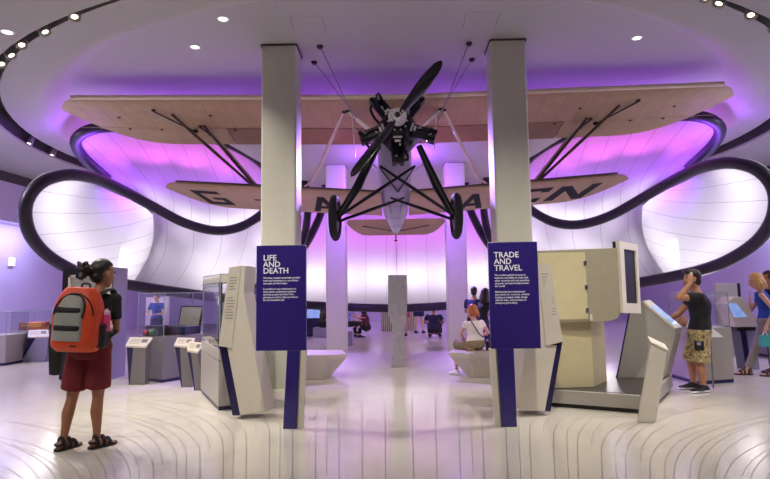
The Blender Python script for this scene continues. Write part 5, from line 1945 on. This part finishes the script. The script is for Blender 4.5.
def stander(label, px, py, h, yaw, skin, hairm, top, bot, fem=False, hair='short', Y=None, lean=None, vox=.014, bare=False, zoff=0, armup=False, head=(0, -10, 0), shoes=LEATH):
    b = F(px, py) if Y is None else V((P(px, 300, Y).x, Y, 0))
    rt, fw = frame(yaw)
    k = h / 1.7
    L = dict(skin=skin, hairm=hairm, hair=hair, fem=fem, head=head, vox=vox,
             legs=dict(L=(rt * -.1 * k + fw * .02 + Z3 * .48 * k, rt * -.11 * k + Z3 * .08 * k, fw), R=(rt * .1 * k + fw * .04 + Z3 * .48 * k, rt * .11 * k + fw * .1 + Z3 * .08 * k, fw)),
             top=(top, .6, -.06), bottom=bot, shoes=('shoe', shoes, None))
    ln = lean if lean is not None else V((0, 0, .295 * h))
    L['lean'] = ln
    s0 = Z3 * (.53 * h) + ln * .9
    if armup:
        L['arms'] = dict(L=(s0 + rt * -.24 * k + fw * .1 - Z3 * .26 * k, s0 + rt * -.1 * k + fw * .36 * k - Z3 * .28 * k, rt * .3 + fw, -Z3), R=(s0 + rt * .24 * k + fw * .1 - Z3 * .26 * k, s0 + rt * .1 * k + fw * .36 * k - Z3 * .28 * k, rt * -.3 + fw, -Z3))
    else:
        L['arms'] = dict(L=(s0 + rt * -.25 * k - Z3 * .3 * k, s0 + rt * -.24 * k + fw * .1 - Z3 * .55 * k, fw * .2 - Z3, rt), R=(s0 + rt * .25 * k - Z3 * .3 * k, s0 + rt * .24 * k + fw * .1 - Z3 * .55 * k, fw * .2 - Z3, -rt))
    return person(label, b, h, yaw, L)


stander('short haired person in navy standing just behind the seated auburn haired woman', 474, 0, 1.44, 20, SK_M, HAIRB, NAVY, ('trousers', TEE_B, 1.9), Y=11.6, armup=True)
stander('dark haired woman in black standing between the person in navy and the purple sign', 482, 0, 1.40, 55, SK_M, HAIRD, TEE_B, ('trousers', NAVY, 1.9), fem=True, hair='bob', Y=11.0, armup=True, lean=V((.05, .03, .4)))
stander('person in a bright blue top holding something behind the left showcases', 157, 0, 1.42, 180, SK_L, HAIRD, BLUET, ('trousers', NAVY, 1.9), Y=13.6, armup=True, fem=True, head=(0, -25, 0))
# small figures under the far rim
stander('person with bare legs in dark shorts standing far back right of the waisted panel', 419, 333.5, 1.66, 20, SK_L, HAIRD, NAVY, ('trousers', NAVY, .8), vox=.016)
stander('person in a pink top standing far back, half behind the waisted panel', 407, 336, 1.5, -60, SK_L, HAIRBL, PINKT, ('trousers', PINKT, .6), fem=True, hair='bob', vox=.016)


def croucher(label, px, py, h, yaw, skin, hairm, top, bot, seat=.2, fem=False, hair='short', vox=.015, bln=1.9, knee=.42):
    b = F(px, py)
    rt, fw = frame(yaw)
    k = h / 1.7
    s0 = Z3 * seat + Z3 * .4 * k + fw * .12
    person(label, b, h, yaw, dict(skin=skin, hairm=hairm, hair=hair, fem=fem, vox=vox, head=(0, -15, 0), pel=Z3 * (seat + .08), lean=Z3 * .44 * k + fw * .1,
           legs=dict(L=(rt * -.17 + fw * .4 * k + Z3 * knee, rt * -.15 + fw * (.32 * k) + Z3 * .08, fw), R=(rt * .17 + fw * .4 * k + Z3 * knee, rt * .15 + fw * .36 * k + Z3 * .08, fw)),
           arms=dict(L=(s0 + rt * -.28 - Z3 * .1 + fw * .05, s0 + rt * -.15 + fw * .3 - Z3 * .15, fw, -Z3), R=(s0 + rt * .28 - Z3 * .1 + fw * .05, s0 + rt * .15 + fw * .3 - Z3 * .15, fw, -Z3)),
           top=(top, .6, -.06), bottom=('trousers', bot, bln), shoes=('shoe', LEATH, None)))


croucher('person in dark clothes crouching on the floor far back, seen from behind', 434, 338, 1.72, 8, SK_M, HAIRB, mat('dark_blue_shirt', '1a1c38', .85, var=.2), TEE_B, seat=.14)
croucher('person in red and black crouching far back right of the back left column', 367, 334, 1.62, -70, SK_L, HAIRD, mat('red_black_shirt', '5a1c26', .85, var=.5, scale=5), TEE_B, seat=.12, fem=True, hair='bob', bln=.7)
croucher('person in a blue and white top sitting on the lavender block seat', 347, 338, 1.6, 60, SK_L, HAIRB, mat('blue_white_shirt', '9d9cd2', .85, var=.4, scale=9), TEE_B, seat=.36)
croucher('bare legged person in a dark yellow top sitting left of the back left column', 322, 337, 1.62, 80, SK_L, HAIRB, mat('dark_yellow_shirt', '3a3620', .85, var=.6, scale=6), TEE_B, seat=.3, fem=True, hair='bob', bln=.6, knee=.46)
q = F(322, 337)
tag(MB().box((q.x - .25, q.y - .2, 0), (q.x + .22, q.y + .25, .29)).build('bench', PALE, None, origin=q, bevel=.01), 'small lavender block seat left of the back left column', 'bench')
